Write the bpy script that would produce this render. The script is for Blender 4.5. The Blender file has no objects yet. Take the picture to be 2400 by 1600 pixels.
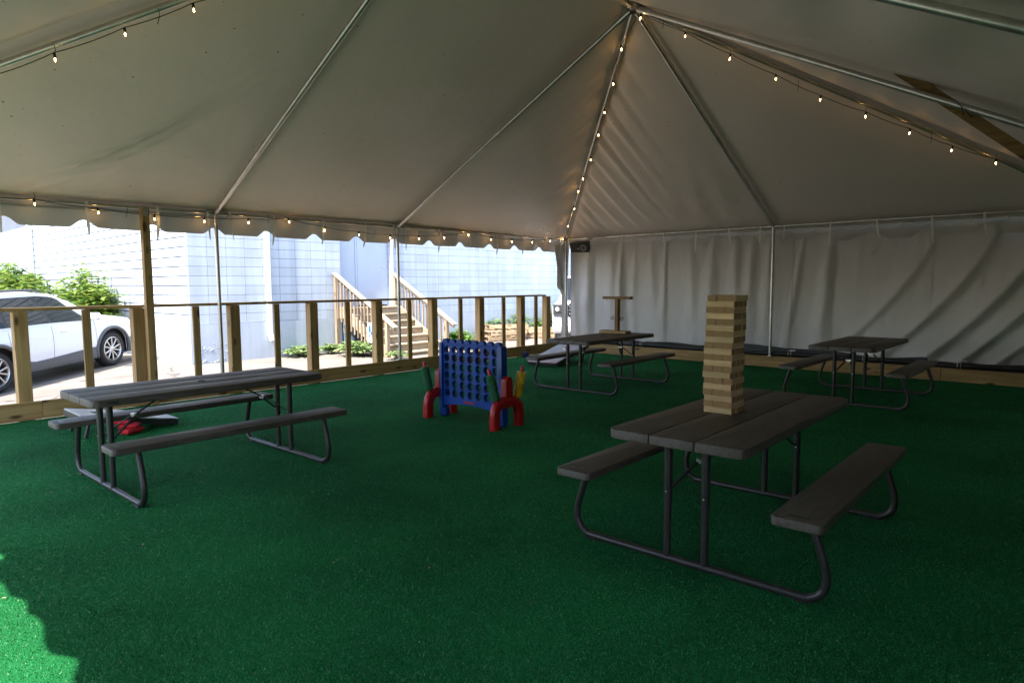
import bpy, bmesh, math, random
import numpy as np
from mathutils import Vector, Matrix, noise as mnoise
PI = math.pi
S = bpy.context.scene
COL = S.collection

# ------------------------------------------------------------------ camera
cam = bpy.data.cameras.new('camera')
cam.lens = 22.99; cam.sensor_width = 36.0; cam.clip_start = 0.05; cam.clip_end = 500
camo = bpy.data.objects.new('camera', cam); COL.objects.link(camo)
_r = Vector((0.671, -0.742, -0.0057)); _f = Vector((0.739, 0.668, -0.088)).normalized()
_r = (_r - _f * _r.dot(_f)).normalized(); _u = _r.cross(_f)
camo.matrix_world = Matrix(((_r.x, _u.x, -_f.x, 0.0), (_r.y, _u.y, -_f.y, 0.0), (_r.z, _u.z, -_f.z, 1.526), (0, 0, 0, 1)))
S.camera = camo
# ------------------------------------------------------------------ sky, sun, exposure
SUN_D = Vector((1.38, 0.19, -2.30)).normalized()
ELEV = math.asin(-SUN_D.z); AZ = math.atan2(-SUN_D.x, -SUN_D.y)
W = bpy.data.worlds.new('World'); S.world = W; W.use_nodes = True
nt = W.node_tree; bg = nt.nodes['Background']
sky = nt.nodes.new('ShaderNodeTexSky'); sky.sky_type = 'NISHITA'; sky.sun_disc = False
sky.sun_elevation = ELEV; sky.sun_rotation = AZ; sky.dust_density = 1.5
nt.links.new(sky.outputs[0], bg.inputs[0]); bg.inputs[1].default_value = 0.15
sl = bpy.data.lights.new('sun', 'SUN'); sl.energy = 3.4; sl.angle = math.radians(0.53); sl.color = (1.0, 0.94, 0.84)
so = bpy.data.objects.new('sun', sl); COL.objects.link(so)
so.rotation_mode = 'QUATERNION'; so.rotation_quaternion = SUN_D.to_track_quat('-Z', 'Y'); so.location = (-20, -3, 30)
S.view_settings.view_transform = 'Standard'; S.view_settings.look = 'None'
S.view_settings.exposure = 2.2; S.view_settings.gamma = 1.0; S.view_settings.use_curve_mapping = False
S.render.engine = 'CYCLES'
cy = S.cycles
cy.use_denoising = True; cy.max_bounces = 10; cy.diffuse_bounces = 7; cy.glossy_bounces = 4
cy.transmission_bounces = 6; cy.transparent_max_bounces = 12
cy.caustics_reflective = False; cy.caustics_refractive = False; cy.sample_clamp_indirect = 8.0

# ------------------------------------------------------------------ helpers
rnd = random.Random(7)
def tag(o, label=None, cat=None, group=None, kind=None):
    if label: o['label'] = label
    if cat: o['category'] = cat
    if group: o['group'] = group
    if kind: o['kind'] = kind
    return o
def thing(name, label, cat, loc=(0, 0, 0), rz=0.0, group=None):
    o = bpy.data.objects.new(name, None); COL.objects.link(o)
    o.empty_display_size = 0.1; o.location = loc; o.rotation_euler = (0, 0, rz)
    return tag(o, label, cat, group)
def link(name, me, mat=None, parent=None, loc=None, rot=None):
    o = bpy.data.objects.new(name, me); COL.objects.link(o)
    if mat is not None and not me.materials: me.materials.append(mat)
    if parent: o.parent = parent
    if loc is not None: o.location = loc
    if rot is not None: o.rotation_euler = rot
    return o
def inst(src, parent=None, loc=None, rot=None):
    o = src.copy(); COL.objects.link(o); o.parent = parent
    if loc is not None: o.location = loc
    if rot is not None: o.rotation_euler = rot
    return o
def kids(o): return [c for c in bpy.data.objects if c.parent == o]
def copy_tree(o, parent=None, kmap=None):
    if kmap is None:
        kmap = {}
        for c in bpy.data.objects:
            if c.parent: kmap.setdefault(c.parent.name, []).append(c)
    c = o.copy(); COL.objects.link(c); c.parent = parent
    for ch in kmap.get(o.name, []): copy_tree(ch, c, kmap)
    return c

class MB:
    def __init__(s): s.v = []; s.f = []
    def add(s, vs, fs, M=None):
        n = len(s.v)
        s.v += [tuple(M @ Vector(p)) for p in vs] if M is not None else [tuple(p) for p in vs]
        s.f += [tuple(i + n for i in f) for f in fs]
        return s
    def box(s, c, d, M=None, b=0.0):
        hx, hy, hz = d[0] / 2, d[1] / 2, d[2] / 2
        T = Matrix.Translation(Vector(c))
        if M is not None: T = T @ M
        if b <= 0:
            vs = [(sx * hx, sy * hy, sz * hz) for sx in (-1, 1) for sy in (-1, 1) for sz in (-1, 1)]
            fs = [(0, 1, 3, 2), (4, 6, 7, 5), (0, 4, 5, 1), (2, 3, 7, 6), (0, 2, 6, 4), (1, 5, 7, 3)]
            return s.add(vs, fs, T)
        b = min(b, hx * .49, hy * .49, hz * .49)
        vs = []; idx = {}
        for sx in (-1, 1):
            for sy in (-1, 1):
                for sz in (-1, 1):
                    for a in range(3):
                        p = [sx * (hx - b), sy * (hy - b), sz * (hz - b)]
                        p[a] = (sx * hx, sy * hy, sz * hz)[a]
                        idx[(sx, sy, sz, a)] = len(vs); vs.append(p)
        fs = []
        for a in range(3):
            o1, o2 = [k for k in range(3) if k != a]
            for sg in (-1, 1):
                q = []
                for t1, t2 in ((-1, -1), (1, -1), (1, 1), (-1, 1)):
                    k = [0, 0, 0]; k[a] = sg; k[o1] = t1; k[o2] = t2
                    q.append(idx[(*k, a)])
                fs.append(tuple(q))
            for t1 in (-1, 1):
                for t2 in (-1, 1):
                    k0 = [0, 0, 0]; k1 = [0, 0, 0]
                    k0[a] = -1; k1[a] = 1
                    k0[o1] = k1[o1] = t1; k0[o2] = k1[o2] = t2
                    fs.append((idx[(*k0, o1)], idx[(*k1, o1)], idx[(*k1, o2)], idx[(*k0, o2)]))
        for sx in (-1, 1):
            for sy in (-1, 1):
                for sz in (-1, 1): fs.append(tuple(idx[(sx, sy, sz, a)] for a in range(3)))
        return s.add(vs, fs, T)
    def bar(s, p0, p1, w, h, b=0.0, up=(0, 0, 1)):
        p0, p1 = Vector(p0), Vector(p1); d = p1 - p0; L = d.length; x = d.normalized()
        u = Vector(up)
        if abs(x.dot(u)) > .99: u = Vector((0, 1, 0))
        y = u.cross(x).normalized(); z = x.cross(y)
        M = Matrix(((x.x, y.x, z.x), (x.y, y.y, z.y), (x.z, y.z, z.z))).to_4x4()
        return s.box((p0 + p1) / 2, (L, w, h), M, b)
    def tube(s, pts, r, n=10, caps=True, closed=False):
        P = [Vector(p) for p in pts]; m = len(P)
        rs = r if isinstance(r, (list, tuple)) else [r] * m
        T = []
        for i in range(m):
            a = P[i - 1] if (i > 0 or closed) else P[i]
            c = P[(i + 1) % m] if (i < m - 1 or closed) else P[i]
            T.append((c - a).normalized())
        u = Vector((0, 0, 1)) if abs(T[0].z) < .9 else Vector((1, 0, 0))
        N = (u - T[0] * u.dot(T[0])).normalized(); vs = []
        for i in range(m):
            N = (N - T[i] * N.dot(T[i])).normalized(); Bn = T[i].cross(N)
            for k in range(n):
                a = 2 * PI * k / n
                vs.append(P[i] + (N * math.cos(a) + Bn * math.sin(a)) * rs[i])
        fs = []
        for i in range(m if closed else m - 1):
            j = (i + 1) % m
            for k in range(n): fs.append((i * n + k, i * n + (k + 1) % n, j * n + (k + 1) % n, j * n + k))
        if caps and not closed:
            fs.append(tuple(range(n))[::-1]); fs.append(tuple((m - 1) * n + k for k in range(n)))
        return s.add(vs, fs)
    def lathe(s, prof, n=20, M=None, cap=True):
        vs = []; fs = []
        for r, z in prof:
            for k in range(n):
                a = 2 * PI * k / n; vs.append((r * math.cos(a), r * math.sin(a), z))
        for i in range(len(prof) - 1):
            for k in range(n): fs.append((i * n + k, i * n + (k + 1) % n, (i + 1) * n + (k + 1) % n, (i + 1) * n + k))
        if cap:
            if prof[0][0] > 1e-4: fs.append(tuple(range(n))[::-1])
            if prof[-1][0] > 1e-4: fs.append(tuple((len(prof) - 1) * n + k for k in range(n)))
        return s.add(vs, fs, M)
    def prism(s, poly, d, M=None, y0=0.0):
        # poly in (x, z), extruded along y from y0 to y0+d
        n = len(poly)
        vs = [(x, y0, z) for x, z in poly] + [(x, y0 + d, z) for x, z in poly]
        fs = [tuple(range(n)), tuple(range(2 * n - 1, n - 1, -1))]
        for k in range(n): fs.append((k, (k + 1) % n, n + (k + 1) % n, n + k))
        return s.add(vs, fs, M)
    def grid(s, fn, nu, nv):
        vs = [fn(i / nu, j / nv) for j in range(nv + 1) for i in range(nu + 1)]
        w = nu + 1
        fs = [(j * w + i, j * w + i + 1, (j + 1) * w + i + 1, (j + 1) * w + i) for j in range(nv) for i in range(nu)]
        return s.add(vs, fs)
    def mesh(s, name, mat=None, smooth=35, recalc=True):
        me = bpy.data.meshes.new(name); me.from_pydata(s.v, [], s.f)
        if recalc:
            bm = bmesh.new(); bm.from_mesh(me); bmesh.ops.recalc_face_normals(bm, faces=bm.faces); bm.to_mesh(me); bm.free()
        if smooth:
            me.polygons.foreach_set('use_smooth', [True] * len(me.polygons))
            if smooth < 180: me.set_sharp_from_angle(angle=math.radians(smooth))
        if mat is not None: me.materials.append(mat)
        me.update(); return me
    def build(s, name, mat, parent=None, smooth=35, recalc=True, loc=None, rot=None):
        return link(name, s.mesh(name, mat, smooth, recalc), None, parent, loc, rot)
def RZ(a): return Matrix.Rotation(a, 4, 'Z')
def RX(a): return Matrix.Rotation(a, 4, 'X')
def RY(a): return Matrix.Rotation(a, 4, 'Y')
def TR(*p): return Matrix.Translation(Vector(p))
def centred(o):
    # moves the object's origin to its bounding-box centre (mesh data shifted)
    me = o.data; n = len(me.vertices); a = np.empty(n * 3); me.vertices.foreach_get('co', a); a = a.reshape(-1, 3)
    c = (a.min(0) + a.max(0)) / 2; me.vertices.foreach_set('co', (a - c).ravel()); me.update()
    o.location = Vector(o.location) + Vector(c); return o

# ------------------------------------------------------------------ materials
def mat_base(name):
    m = bpy.data.materials.new(name); m.use_nodes = True
    return m, m.node_tree, m.node_tree.nodes['Principled BSDF']
def rgb(c): return (c[0], c[1], c[2], 1.0)
def pm(name, color, rough=.55, metal=0.0, var=0.0, vscale=6.0, bump=0.0, bscale=60.0, spec=0.5, color2=None, coat=0.0, rvar=0.0, stretch=None, detail=4, transl=0.0):
    m, t, p = mat_base(name); L = t.links.new; N = t.nodes.new
    p.inputs['Base Color'].default_value = rgb(color); p.inputs['Roughness'].default_value = rough
    p.inputs['Metallic'].default_value = metal; p.inputs['Specular IOR Level'].default_value = spec
    if coat: p.inputs['Coat Weight'].default_value = coat; p.inputs['Coat Roughness'].default_value = .08
    if var or bump or rvar:
        tc = N('ShaderNodeTexCoord'); src = tc.outputs['Object']
        if stretch:
            mp = N('ShaderNodeMapping'); mp.inputs['Scale'].default_value = stretch; L(src, mp.inputs[0]); src = mp.outputs[0]
        nz = N('ShaderNodeTexNoise'); nz.inputs['Scale'].default_value = vscale; nz.inputs['Detail'].default_value = detail
        nz.inputs['Roughness'].default_value = .6
        L(src, nz.inputs['Vector'])
        if var:
            cr = N('ShaderNodeValToRGB'); e = cr.color_ramp.elements
            c2 = color2 if color2 else tuple(min(1, c * (1 - var)) for c in color)
            e[0].position = .32; e[1].position = .68; e[0].color = rgb(c2)
            e[1].color = rgb(tuple(min(1, c * (1 + (0 if color2 else var))) for c in color))
            L(nz.outputs['Fac'], cr.inputs[0]); L(cr.outputs[0], p.inputs['Base Color'])
        if rvar:
            mr = N('ShaderNodeMapRange'); mr.inputs['To Min'].default_value = rough - rvar; mr.inputs['To Max'].default_value = rough + rvar
            L(nz.outputs['Fac'], mr.inputs['Value']); L(mr.outputs[0], p.inputs['Roughness'])
        if bump:
            n2 = N('ShaderNodeTexNoise'); n2.inputs['Scale'].default_value = bscale; n2.inputs['Detail'].default_value = 3
            L(src, n2.inputs['Vector'])
            bp = N('ShaderNodeBump'); bp.inputs['Strength'].default_value = bump; bp.inputs['Distance'].default_value = .004
            L(n2.outputs['Fac'], bp.inputs['Height']); L(bp.outputs[0], p.inputs['Normal'])
    if transl:
        tr = N('ShaderNodeBsdfTranslucent'); tr.inputs[0].default_value = rgb(color)
        mx = N('ShaderNodeMixShader'); mx.inputs[0].default_value = transl
        o = t.nodes['Material Output']; L(p.outputs[0], mx.inputs[1]); L(tr.outputs[0], mx.inputs[2]); L(mx.outputs[0], o.inputs[0])
    return m
def wood(name, base, dark, axis='x', scale=1.0, rough=.72, knots=True, pervar=.18, endg=0.0):
    m, t, p = mat_base(name); L = t.links.new; N = t.nodes.new
    tc = N('ShaderNodeTexCoord'); oi = N('ShaderNodeObjectInfo')
    ad = N('ShaderNodeVectorMath'); ad.operation = 'ADD'
    cb = N('ShaderNodeVectorMath'); cb.operation = 'SCALE'; cb.inputs[0].default_value = (37.1, 17.3, 53.7)
    L(oi.outputs['Random'], cb.inputs['Scale']); L(tc.outputs['Object'], ad.inputs[0]); L(cb.outputs[0], ad.inputs[1])
    mp = N('ShaderNodeMapping')
    sc = {'x': (1.3, 26, 26), 'y': (26, 1.3, 26), 'z': (26, 26, 1.3)}[axis]
    mp.inputs['Scale'].default_value = tuple(c * scale for c in sc); L(ad.outputs[0], mp.inputs[0])
    nz = N('ShaderNodeTexNoise'); nz.inputs['Scale'].default_value = 1.0; nz.inputs['Detail'].default_value = 5; nz.inputs['Distortion'].default_value = .6
    L(mp.outputs[0], nz.inputs['Vector'])
    cr = N('ShaderNodeValToRGB'); e = cr.color_ramp.elements; e[0].position = .33; e[1].position = .62
    e[0].color = rgb(dark); e[1].color = rgb(base); L(nz.outputs['Fac'], cr.inputs[0]); col = cr.outputs[0]
    big = N('ShaderNodeTexNoise'); big.inputs['Scale'].default_value = 2.2 * scale; big.inputs['Detail'].default_value = 2; L(ad.outputs[0], big.inputs['Vector'])
    mr = N('ShaderNodeMapRange'); mr.inputs['To Min'].default_value = .78; mr.inputs['To Max'].default_value = 1.18; L(big.outputs['Fac'], mr.inputs['Value'])
    pv = N('ShaderNodeMapRange'); pv.inputs['To Min'].default_value = 1 - pervar; pv.inputs['To Max'].default_value = 1 + pervar; L(oi.outputs['Random'], pv.inputs['Value'])
    mu = N('ShaderNodeMath'); mu.operation = 'MULTIPLY'; L(mr.outputs[0], mu.inputs[0]); L(pv.outputs[0], mu.inputs[1])
    hs = N('ShaderNodeHueSaturation'); L(col, hs.inputs['Color']); L(mu.outputs[0], hs.inputs['Value']); col = hs.outputs[0]
    if knots:
        mk = N('ShaderNodeMapping'); ks = {'x': (2.4, 7, 7), 'y': (7, 2.4, 7), 'z': (7, 7, 2.4)}[axis]
        mk.inputs['Scale'].default_value = tuple(c * scale for c in ks); L(ad.outputs[0], mk.inputs[0])
        vo = N('ShaderNodeTexVoronoi'); vo.inputs['Scale'].default_value = 1.0; L(mk.outputs[0], vo.inputs['Vector'])
        kr = N('ShaderNodeMapRange'); kr.inputs['From Min'].default_value = .10; kr.inputs['From Max'].default_value = .21
        L(vo.outputs['Distance'], kr.inputs['Value'])
        mx = N('ShaderNodeMixRGB'); mx.inputs[1].default_value = rgb(tuple(c * .28 for c in dark)); L(kr.outputs[0], mx.inputs[0]); L(col, mx.inputs[2]); col = mx.outputs[0]
    if endg:
        sx = N('ShaderNodeSeparateXYZ'); L(tc.outputs['Normal'], sx.inputs[0]); ab = N('ShaderNodeMath'); ab.operation = 'ABSOLUTE'; L(sx.outputs[0], ab.inputs[0])
        gt = N('ShaderNodeMapRange'); gt.inputs['From Min'].default_value = .6; gt.inputs['From Max'].default_value = .9; gt.inputs['To Max'].default_value = endg; L(ab.outputs[0], gt.inputs['Value'])
        me_ = N('ShaderNodeMixRGB'); me_.inputs[2].default_value = rgb((dark[0] * .60, dark[1] * .52, dark[2] * .48)); L(gt.outputs[0], me_.inputs[0]); L(col, me_.inputs[1]); col = me_.outputs[0]
    L(col, p.inputs['Base Color']); p.inputs['Roughness'].default_value = rough; p.inputs['Specular IOR Level'].default_value = .3
    bp = N('ShaderNodeBump'); bp.inputs['Strength'].default_value = .25; bp.inputs['Distance'].default_value = .002
    L(nz.outputs['Fac'], bp.inputs['Height']); L(bp.outputs[0], p.inputs['Normal'])
    return m
PINE, PINED = (.46, .305, .135), (.30, .18, .07)
M_PX = wood('treated_pine_x', PINE, PINED, 'x'); M_PY = wood('treated_pine_y', PINE, PINED, 'y'); M_PZ = wood('treated_pine_z', PINE, PINED, 'z')
M_BLK = wood('block_wood', (.72, .52, .29), (.56, .38, .19), 'x', 3.0, .6, False, .16, 1.0)
M_STX = wood('weathered_deck_x', (.36, .30, .22), (.23, .18, .12), 'x', 1.0, .85, False); M_STY = wood('weathered_deck_y', (.42, .36, .28), (.28, .22, .16), 'y', 1.0, .85, False)
M_STZ = wood('weathered_deck_z', (.36, .27, .19), (.22, .155, .10), 'z', 1.0, .85, True)
M_PAL = wood('pallet_wood', (.40, .30, .20), (.25, .17, .10), 'x', 1.0, .85, False, .3)
M_HOOK = wood('stained_wood', (.30, .16, .06), (.17, .085, .03), 'z', 2.0, .55, False, .05)
M_HOOKB = wood('pale_wood', (.50, .34, .17), (.36, .23, .1), 'y', 2.0, .6, False, .05)
M_PIPE = pm('galvanised_pipe', (.55, .54, .51), .34, .85, .12, 9, .1, 120, rvar=.08)
M_STEEL = pm('zinc_steel', (.62, .62, .6), .3, .95)
M_FRAME = pm('bronze_powder_coat', (.030, .027, .027), .38, 0, .25, 30, .12, 350, .5)
M_PLAS = None
M_BLACK = pm('black_plastic', (.012, .012, .012), .5)
M_WIRE = pm('black_cable', (.01, .01, .009), .6)
M_WHITEP = pm('white_paint_metal', (.78, .8, .82), .5, 0, .05, 3)
M_STRAP = pm('white_webbing', (.80, .78, .72), .85, 0, .12, 40, .3, 500, transl=.15)
# ------------------------------------------------------------------ ground and turf
def gz(x, y): return -.13 - .07 * min(max(5.5 - x, 0), 4)
def make_ground():
    xs = [-120, -60, -25, -8, -2, 0, 1.5] + [1.5 + .4 * k for k in range(1, 11)] + [7, 9, 12, 16, 22, 40, 80, 150]
    ys = [-120, -60, -25, -8, 0, 4, 9, 11, 13, 15, 18, 24, 40, 80, 150]
    mb = MB(); vs = [(x, y, gz(x, y)) for y in ys for x in xs]; w = len(xs)
    mb.add(vs, [(j * w + i, j * w + i + 1, (j + 1) * w + i + 1, (j + 1) * w + i) for j in range(len(ys) - 1) for i in range(w - 1)])
    m, t, p = mat_base('worn_asphalt'); L = t.links.new; N = t.nodes.new
    tc = N('ShaderNodeTexCoord')
    n1 = N('ShaderNodeTexNoise'); n1.inputs['Scale'].default_value = .7; n1.inputs['Detail'].default_value = 6; L(tc.outputs['Object'], n1.inputs['Vector'])
    n2 = N('ShaderNodeTexNoise'); n2.inputs['Scale'].default_value = 90; n2.inputs['Detail'].default_value = 3; L(tc.outputs['Object'], n2.inputs['Vector'])
    c1 = N('ShaderNodeValToRGB'); c1.color_ramp.elements[0].position = .35; c1.color_ramp.elements[1].position = .7
    c1.color_ramp.elements[0].color = (.17, .145, .125, 1); c1.color_ramp.elements[1].color = (.25, .215, .188, 1); L(n1.outputs['Fac'], c1.inputs[0])
    mx = N('ShaderNodeMixRGB'); mx.blend_type = 'MULTIPLY'; mx.inputs[0].default_value = .55
    c2 = N('ShaderNodeValToRGB'); c2.color_ramp.elements[0].position = .3; c2.color_ramp.elements[0].color = (.45, .45, .45, 1); c2.color_ramp.elements[1].position = .6
    L(n2.outputs['Fac'], c2.inputs[0]); L(c1.outputs[0], mx.inputs[1]); L(c2.outputs[0], mx.inputs[2])
    vo = N('ShaderNodeTexVoronoi'); vo.feature = 'DISTANCE_TO_EDGE'; vo.inputs['Scale'].default_value = .35
    wv = N('ShaderNodeVectorMath'); wv.operation = 'ADD'; n3 = N('ShaderNodeTexNoise'); n3.inputs['Scale'].default_value = 1.3; L(tc.outputs['Object'], n3.inputs['Vector'])
    L(tc.outputs['Object'], wv.inputs[0]); L(n3.outputs['Color'], wv.inputs[1]); L(wv.outputs[0], vo.inputs['Vector'])
    ck = N('ShaderNodeMapRange'); ck.inputs['From Min'].default_value = .004; ck.inputs['From Max'].default_value = .012; ck.inputs['To Min'].default_value = .45
    L(vo.outputs['Distance'], ck.inputs['Value'])
    m2 = N('ShaderNodeMixRGB'); m2.blend_type = 'MULTIPLY'; m2.inputs[0].default_value = 1; L(mx.outputs[0], m2.inputs[1]); L(ck.outputs[0], m2.inputs[2])
    L(m2.outputs[0], p.inputs['Base Color']); p.inputs['Roughness'].default_value = .9
    bp = N('ShaderNodeBump'); bp.inputs['Strength'].default_value = .5; bp.inputs['Distance'].default_value = .006; L(n2.outputs['Fac'], bp.inputs['Height']); L(bp.outputs[0], p.inputs['Normal'])
    tag(mb.build('ground', m, smooth=0), kind='structure')
make_ground()
TURF = (.016, .190, .056)
def turf_mat(name, blade):
    m, t, p = mat_base(name); L = t.links.new; N = t.nodes.new
    tc = N('ShaderNodeTexCoord')
    n1 = N('ShaderNodeTexNoise'); n1.inputs['Scale'].default_value = 260; n1.inputs['Detail'].default_value = 2; L(tc.outputs['Object'], n1.inputs['Vector'])
    n2 = N('ShaderNodeTexNoise'); n2.inputs['Scale'].default_value = .9; n2.inputs['Detail'].default_value = 7; L(tc.outputs['Object'], n2.inputs['Vector'])
    c1 = N('ShaderNodeValToRGB'); e = c1.color_ramp.elements; e[0].position = .35; e[1].position = .68
    k = 1.1 if blade else .85
    e[0].color = rgb(tuple(c * .6 * k for c in TURF)); e[1].color = rgb((TURF[0] * 1.5 * k, TURF[1] * 1.25 * k, TURF[2] * 1.25 * k)); L(n1.outputs['Fac'], c1.inputs[0])
    mr = N('ShaderNodeMapRange'); mr.inputs['From Min'].default_value = .3; mr.inputs['From Max'].default_value = .7; mr.inputs['To Min'].default_value = .72; mr.inputs['To Max'].default_value = 1.28; L(n2.outputs['Fac'], mr.inputs['Value'])
    mx = N('ShaderNodeMixRGB'); mx.blend_type = 'MULTIPLY'; mx.inputs[0].default_value = 1; L(c1.outputs[0], mx.inputs[1]); L(mr.outputs[0], mx.inputs[2])
    out = mx.outputs[0]
    if blade:
        ge = N('ShaderNodeNewGeometry'); gt = N('ShaderNodeMath'); gt.operation = 'GREATER_THAN'; gt.inputs[1].default_value = .972; L(ge.outputs['Random Per Island'], gt.inputs[0])  # scattered fibres coloured pale, painting in the sparkle of glints
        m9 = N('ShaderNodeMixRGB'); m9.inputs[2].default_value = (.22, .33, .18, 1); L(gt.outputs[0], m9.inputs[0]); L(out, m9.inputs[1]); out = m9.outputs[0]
    L(out, p.inputs['Base Color']); p.inputs['Roughness'].default_value = .38 if blade else .85
    p.inputs['Specular IOR Level'].default_value = .2 if blade else .08
    if not blade:
        bp = N('ShaderNodeBump'); bp.inputs['Strength'].default_value = 1.0; bp.inputs['Distance'].default_value = .008
        L(n1.outputs['Fac'], bp.inputs['Height']); L(bp.outputs[0], p.inputs['Normal'])
    return m
tag(MB().box((5.60, 4.3, -.06), (12.46, 9.49, .12)).build('turf_floor', turf_mat('turf_carpet', False), smooth=0), kind='structure')
def turf_blades(n=950000):
    g = np.random.default_rng(3)
    d = np.exp(g.uniform(np.log(1.5), np.log(14), n)); a = np.radians(g.uniform(-8, 100, n))
    x = d * np.cos(a); y = d * np.sin(a); ok = (x > -.6) & (x < 11.7) & (y > -.3) & (y < 8.98); x, y, d = x[ok], y[ok], d[ok]; n = len(x)
    th = g.uniform(0, 2 * np.pi, n); h = g.uniform(.005, .0098, n); w = g.uniform(.0008, .0013, n) * (1 + .20 * np.minimum(d, 6) + .4 * np.maximum(d - 6, 0)); ln = g.normal(0, .0040, (n, 2))
    v = np.zeros((n, 3, 3), np.float32)
    v[:, 0, 0] = x - w * np.cos(th); v[:, 0, 1] = y - w * np.sin(th); v[:, 1, 0] = x + w * np.cos(th); v[:, 1, 1] = y + w * np.sin(th)
    v[:, 2, 0] = x + ln[:, 0]; v[:, 2, 1] = y + ln[:, 1]; v[:, 2, 2] = h; v[:, :2, 2] = .0005
    me = bpy.data.meshes.new('turf_grass'); me.vertices.add(n * 3); me.vertices.foreach_set('co', v.ravel())
    me.loops.add(n * 3); me.loops.foreach_set('vertex_index', np.arange(n * 3, dtype=np.int32))
    me.polygons.add(n); me.polygons.foreach_set('loop_start', np.arange(0, n * 3, 3, dtype=np.int32))
    me.update(); me.validate()
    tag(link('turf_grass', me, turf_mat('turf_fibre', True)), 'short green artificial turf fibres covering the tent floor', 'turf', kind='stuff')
turf_blades()

# ------------------------------------------------------------------ painted block building
def painted(name, col, var=.04, dirt=True):
    m, t, p = mat_base(name); L = t.links.new; N = t.nodes.new
    tc = N('ShaderNodeTexCoord'); geo = N('ShaderNodeNewGeometry')
    n1 = N('ShaderNodeTexNoise'); n1.inputs['Scale'].default_value = 1.1; n1.inputs['Detail'].default_value = 6; L(geo.outputs['Position'], n1.inputs['Vector'])
    c1 = N('ShaderNodeValToRGB'); e = c1.color_ramp.elements; e[0].position = .3; e[1].position = .7
    e[0].color = rgb(tuple(c * (1 - 2.2 * var) for c in col)); e[1].color = rgb(tuple(min(c * (1 + var), .9) for c in col)); L(n1.outputs['Fac'], c1.inputs[0]); out = c1.outputs[0]
    oi = N('ShaderNodeObjectInfo'); ov = N('ShaderNodeMapRange'); ov.inputs['To Min'].default_value = .94; ov.inputs['To Max'].default_value = 1.05; L(oi.outputs['Random'], ov.inputs['Value'])
    st = N('ShaderNodeMapping'); st.inputs['Scale'].default_value = (5, 5, .5); L(geo.outputs['Position'], st.inputs[0]); n5 = N('ShaderNodeTexNoise'); n5.inputs['Scale'].default_value = 1.0; n5.inputs['Detail'].default_value = 5; L(st.outputs[0], n5.inputs['Vector'])
    sv = N('ShaderNodeMapRange'); sv.inputs['From Min'].default_value = .35; sv.inputs['From Max'].default_value = .7; sv.inputs['To Min'].default_value = .90; sv.inputs['To Max'].default_value = 1.04; L(n5.outputs['Fac'], sv.inputs['Value'])
    pv = N('ShaderNodeMath'); pv.operation = 'MULTIPLY'; L(ov.outputs[0], pv.inputs[0]); L(sv.outputs[0], pv.inputs[1])
    hv = N('ShaderNodeHueSaturation'); L(out, hv.inputs['Color']); L(pv.outputs[0], hv.inputs['Value']); out = hv.outputs[0]
    n2 = N('ShaderNodeTexNoise'); n2.inputs['Scale'].default_value = 45; n2.inputs['Detail'].default_value = 4; L(geo.outputs['Position'], n2.inputs['Vector'])
    if dirt:
        n3 = N('ShaderNodeTexNoise'); n3.inputs['Scale'].default_value = 7; n3.inputs['Detail'].default_value = 8; n3.inputs['Roughness'].default_value = .75; L(geo.outputs['Position'], n3.inputs['Vector'])
        mr = N('ShaderNodeMapRange'); mr.inputs['From Min'].default_value = .66; mr.inputs['From Max'].default_value = .72; L(n3.outputs['Fac'], mr.inputs['Value'])
        mx = N('ShaderNodeMixRGB'); mx.inputs[2].default_value = (.42, .42, .40, 1); L(mr.outputs[0], mx.inputs[0]); L(out, mx.inputs[1]); out = mx.outputs[0]
    L(out, p.inputs['Base Color']); p.inputs['Roughness'].default_value = .7; p.inputs['Specular IOR Level'].default_value = .3
    bp = N('ShaderNodeBump'); bp.inputs['Strength'].default_value = .3; bp.inputs['Distance'].default_value = .006; L(n2.outputs['Fac'], bp.inputs['Height']); L(bp.outputs[0], p.inputs['Normal'])
    return m
PAINT = (.475, .535, .61)
M_WALL = painted('pale_blue_paint', PAINT, .03, False); M_FOUND = painted('foundation_paint', (.45, .505, .58), .05, True)
M_MORTAR = painted('painted_mortar', (.13, .15, .19), .04, False)
M_DOOR = pm('painted_door', (.42, .49, .60), .5, 0, .03, 3)
XB, YB, BW, BH, ZL = 5.6, 14.09, .4064, .2032, .701
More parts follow.
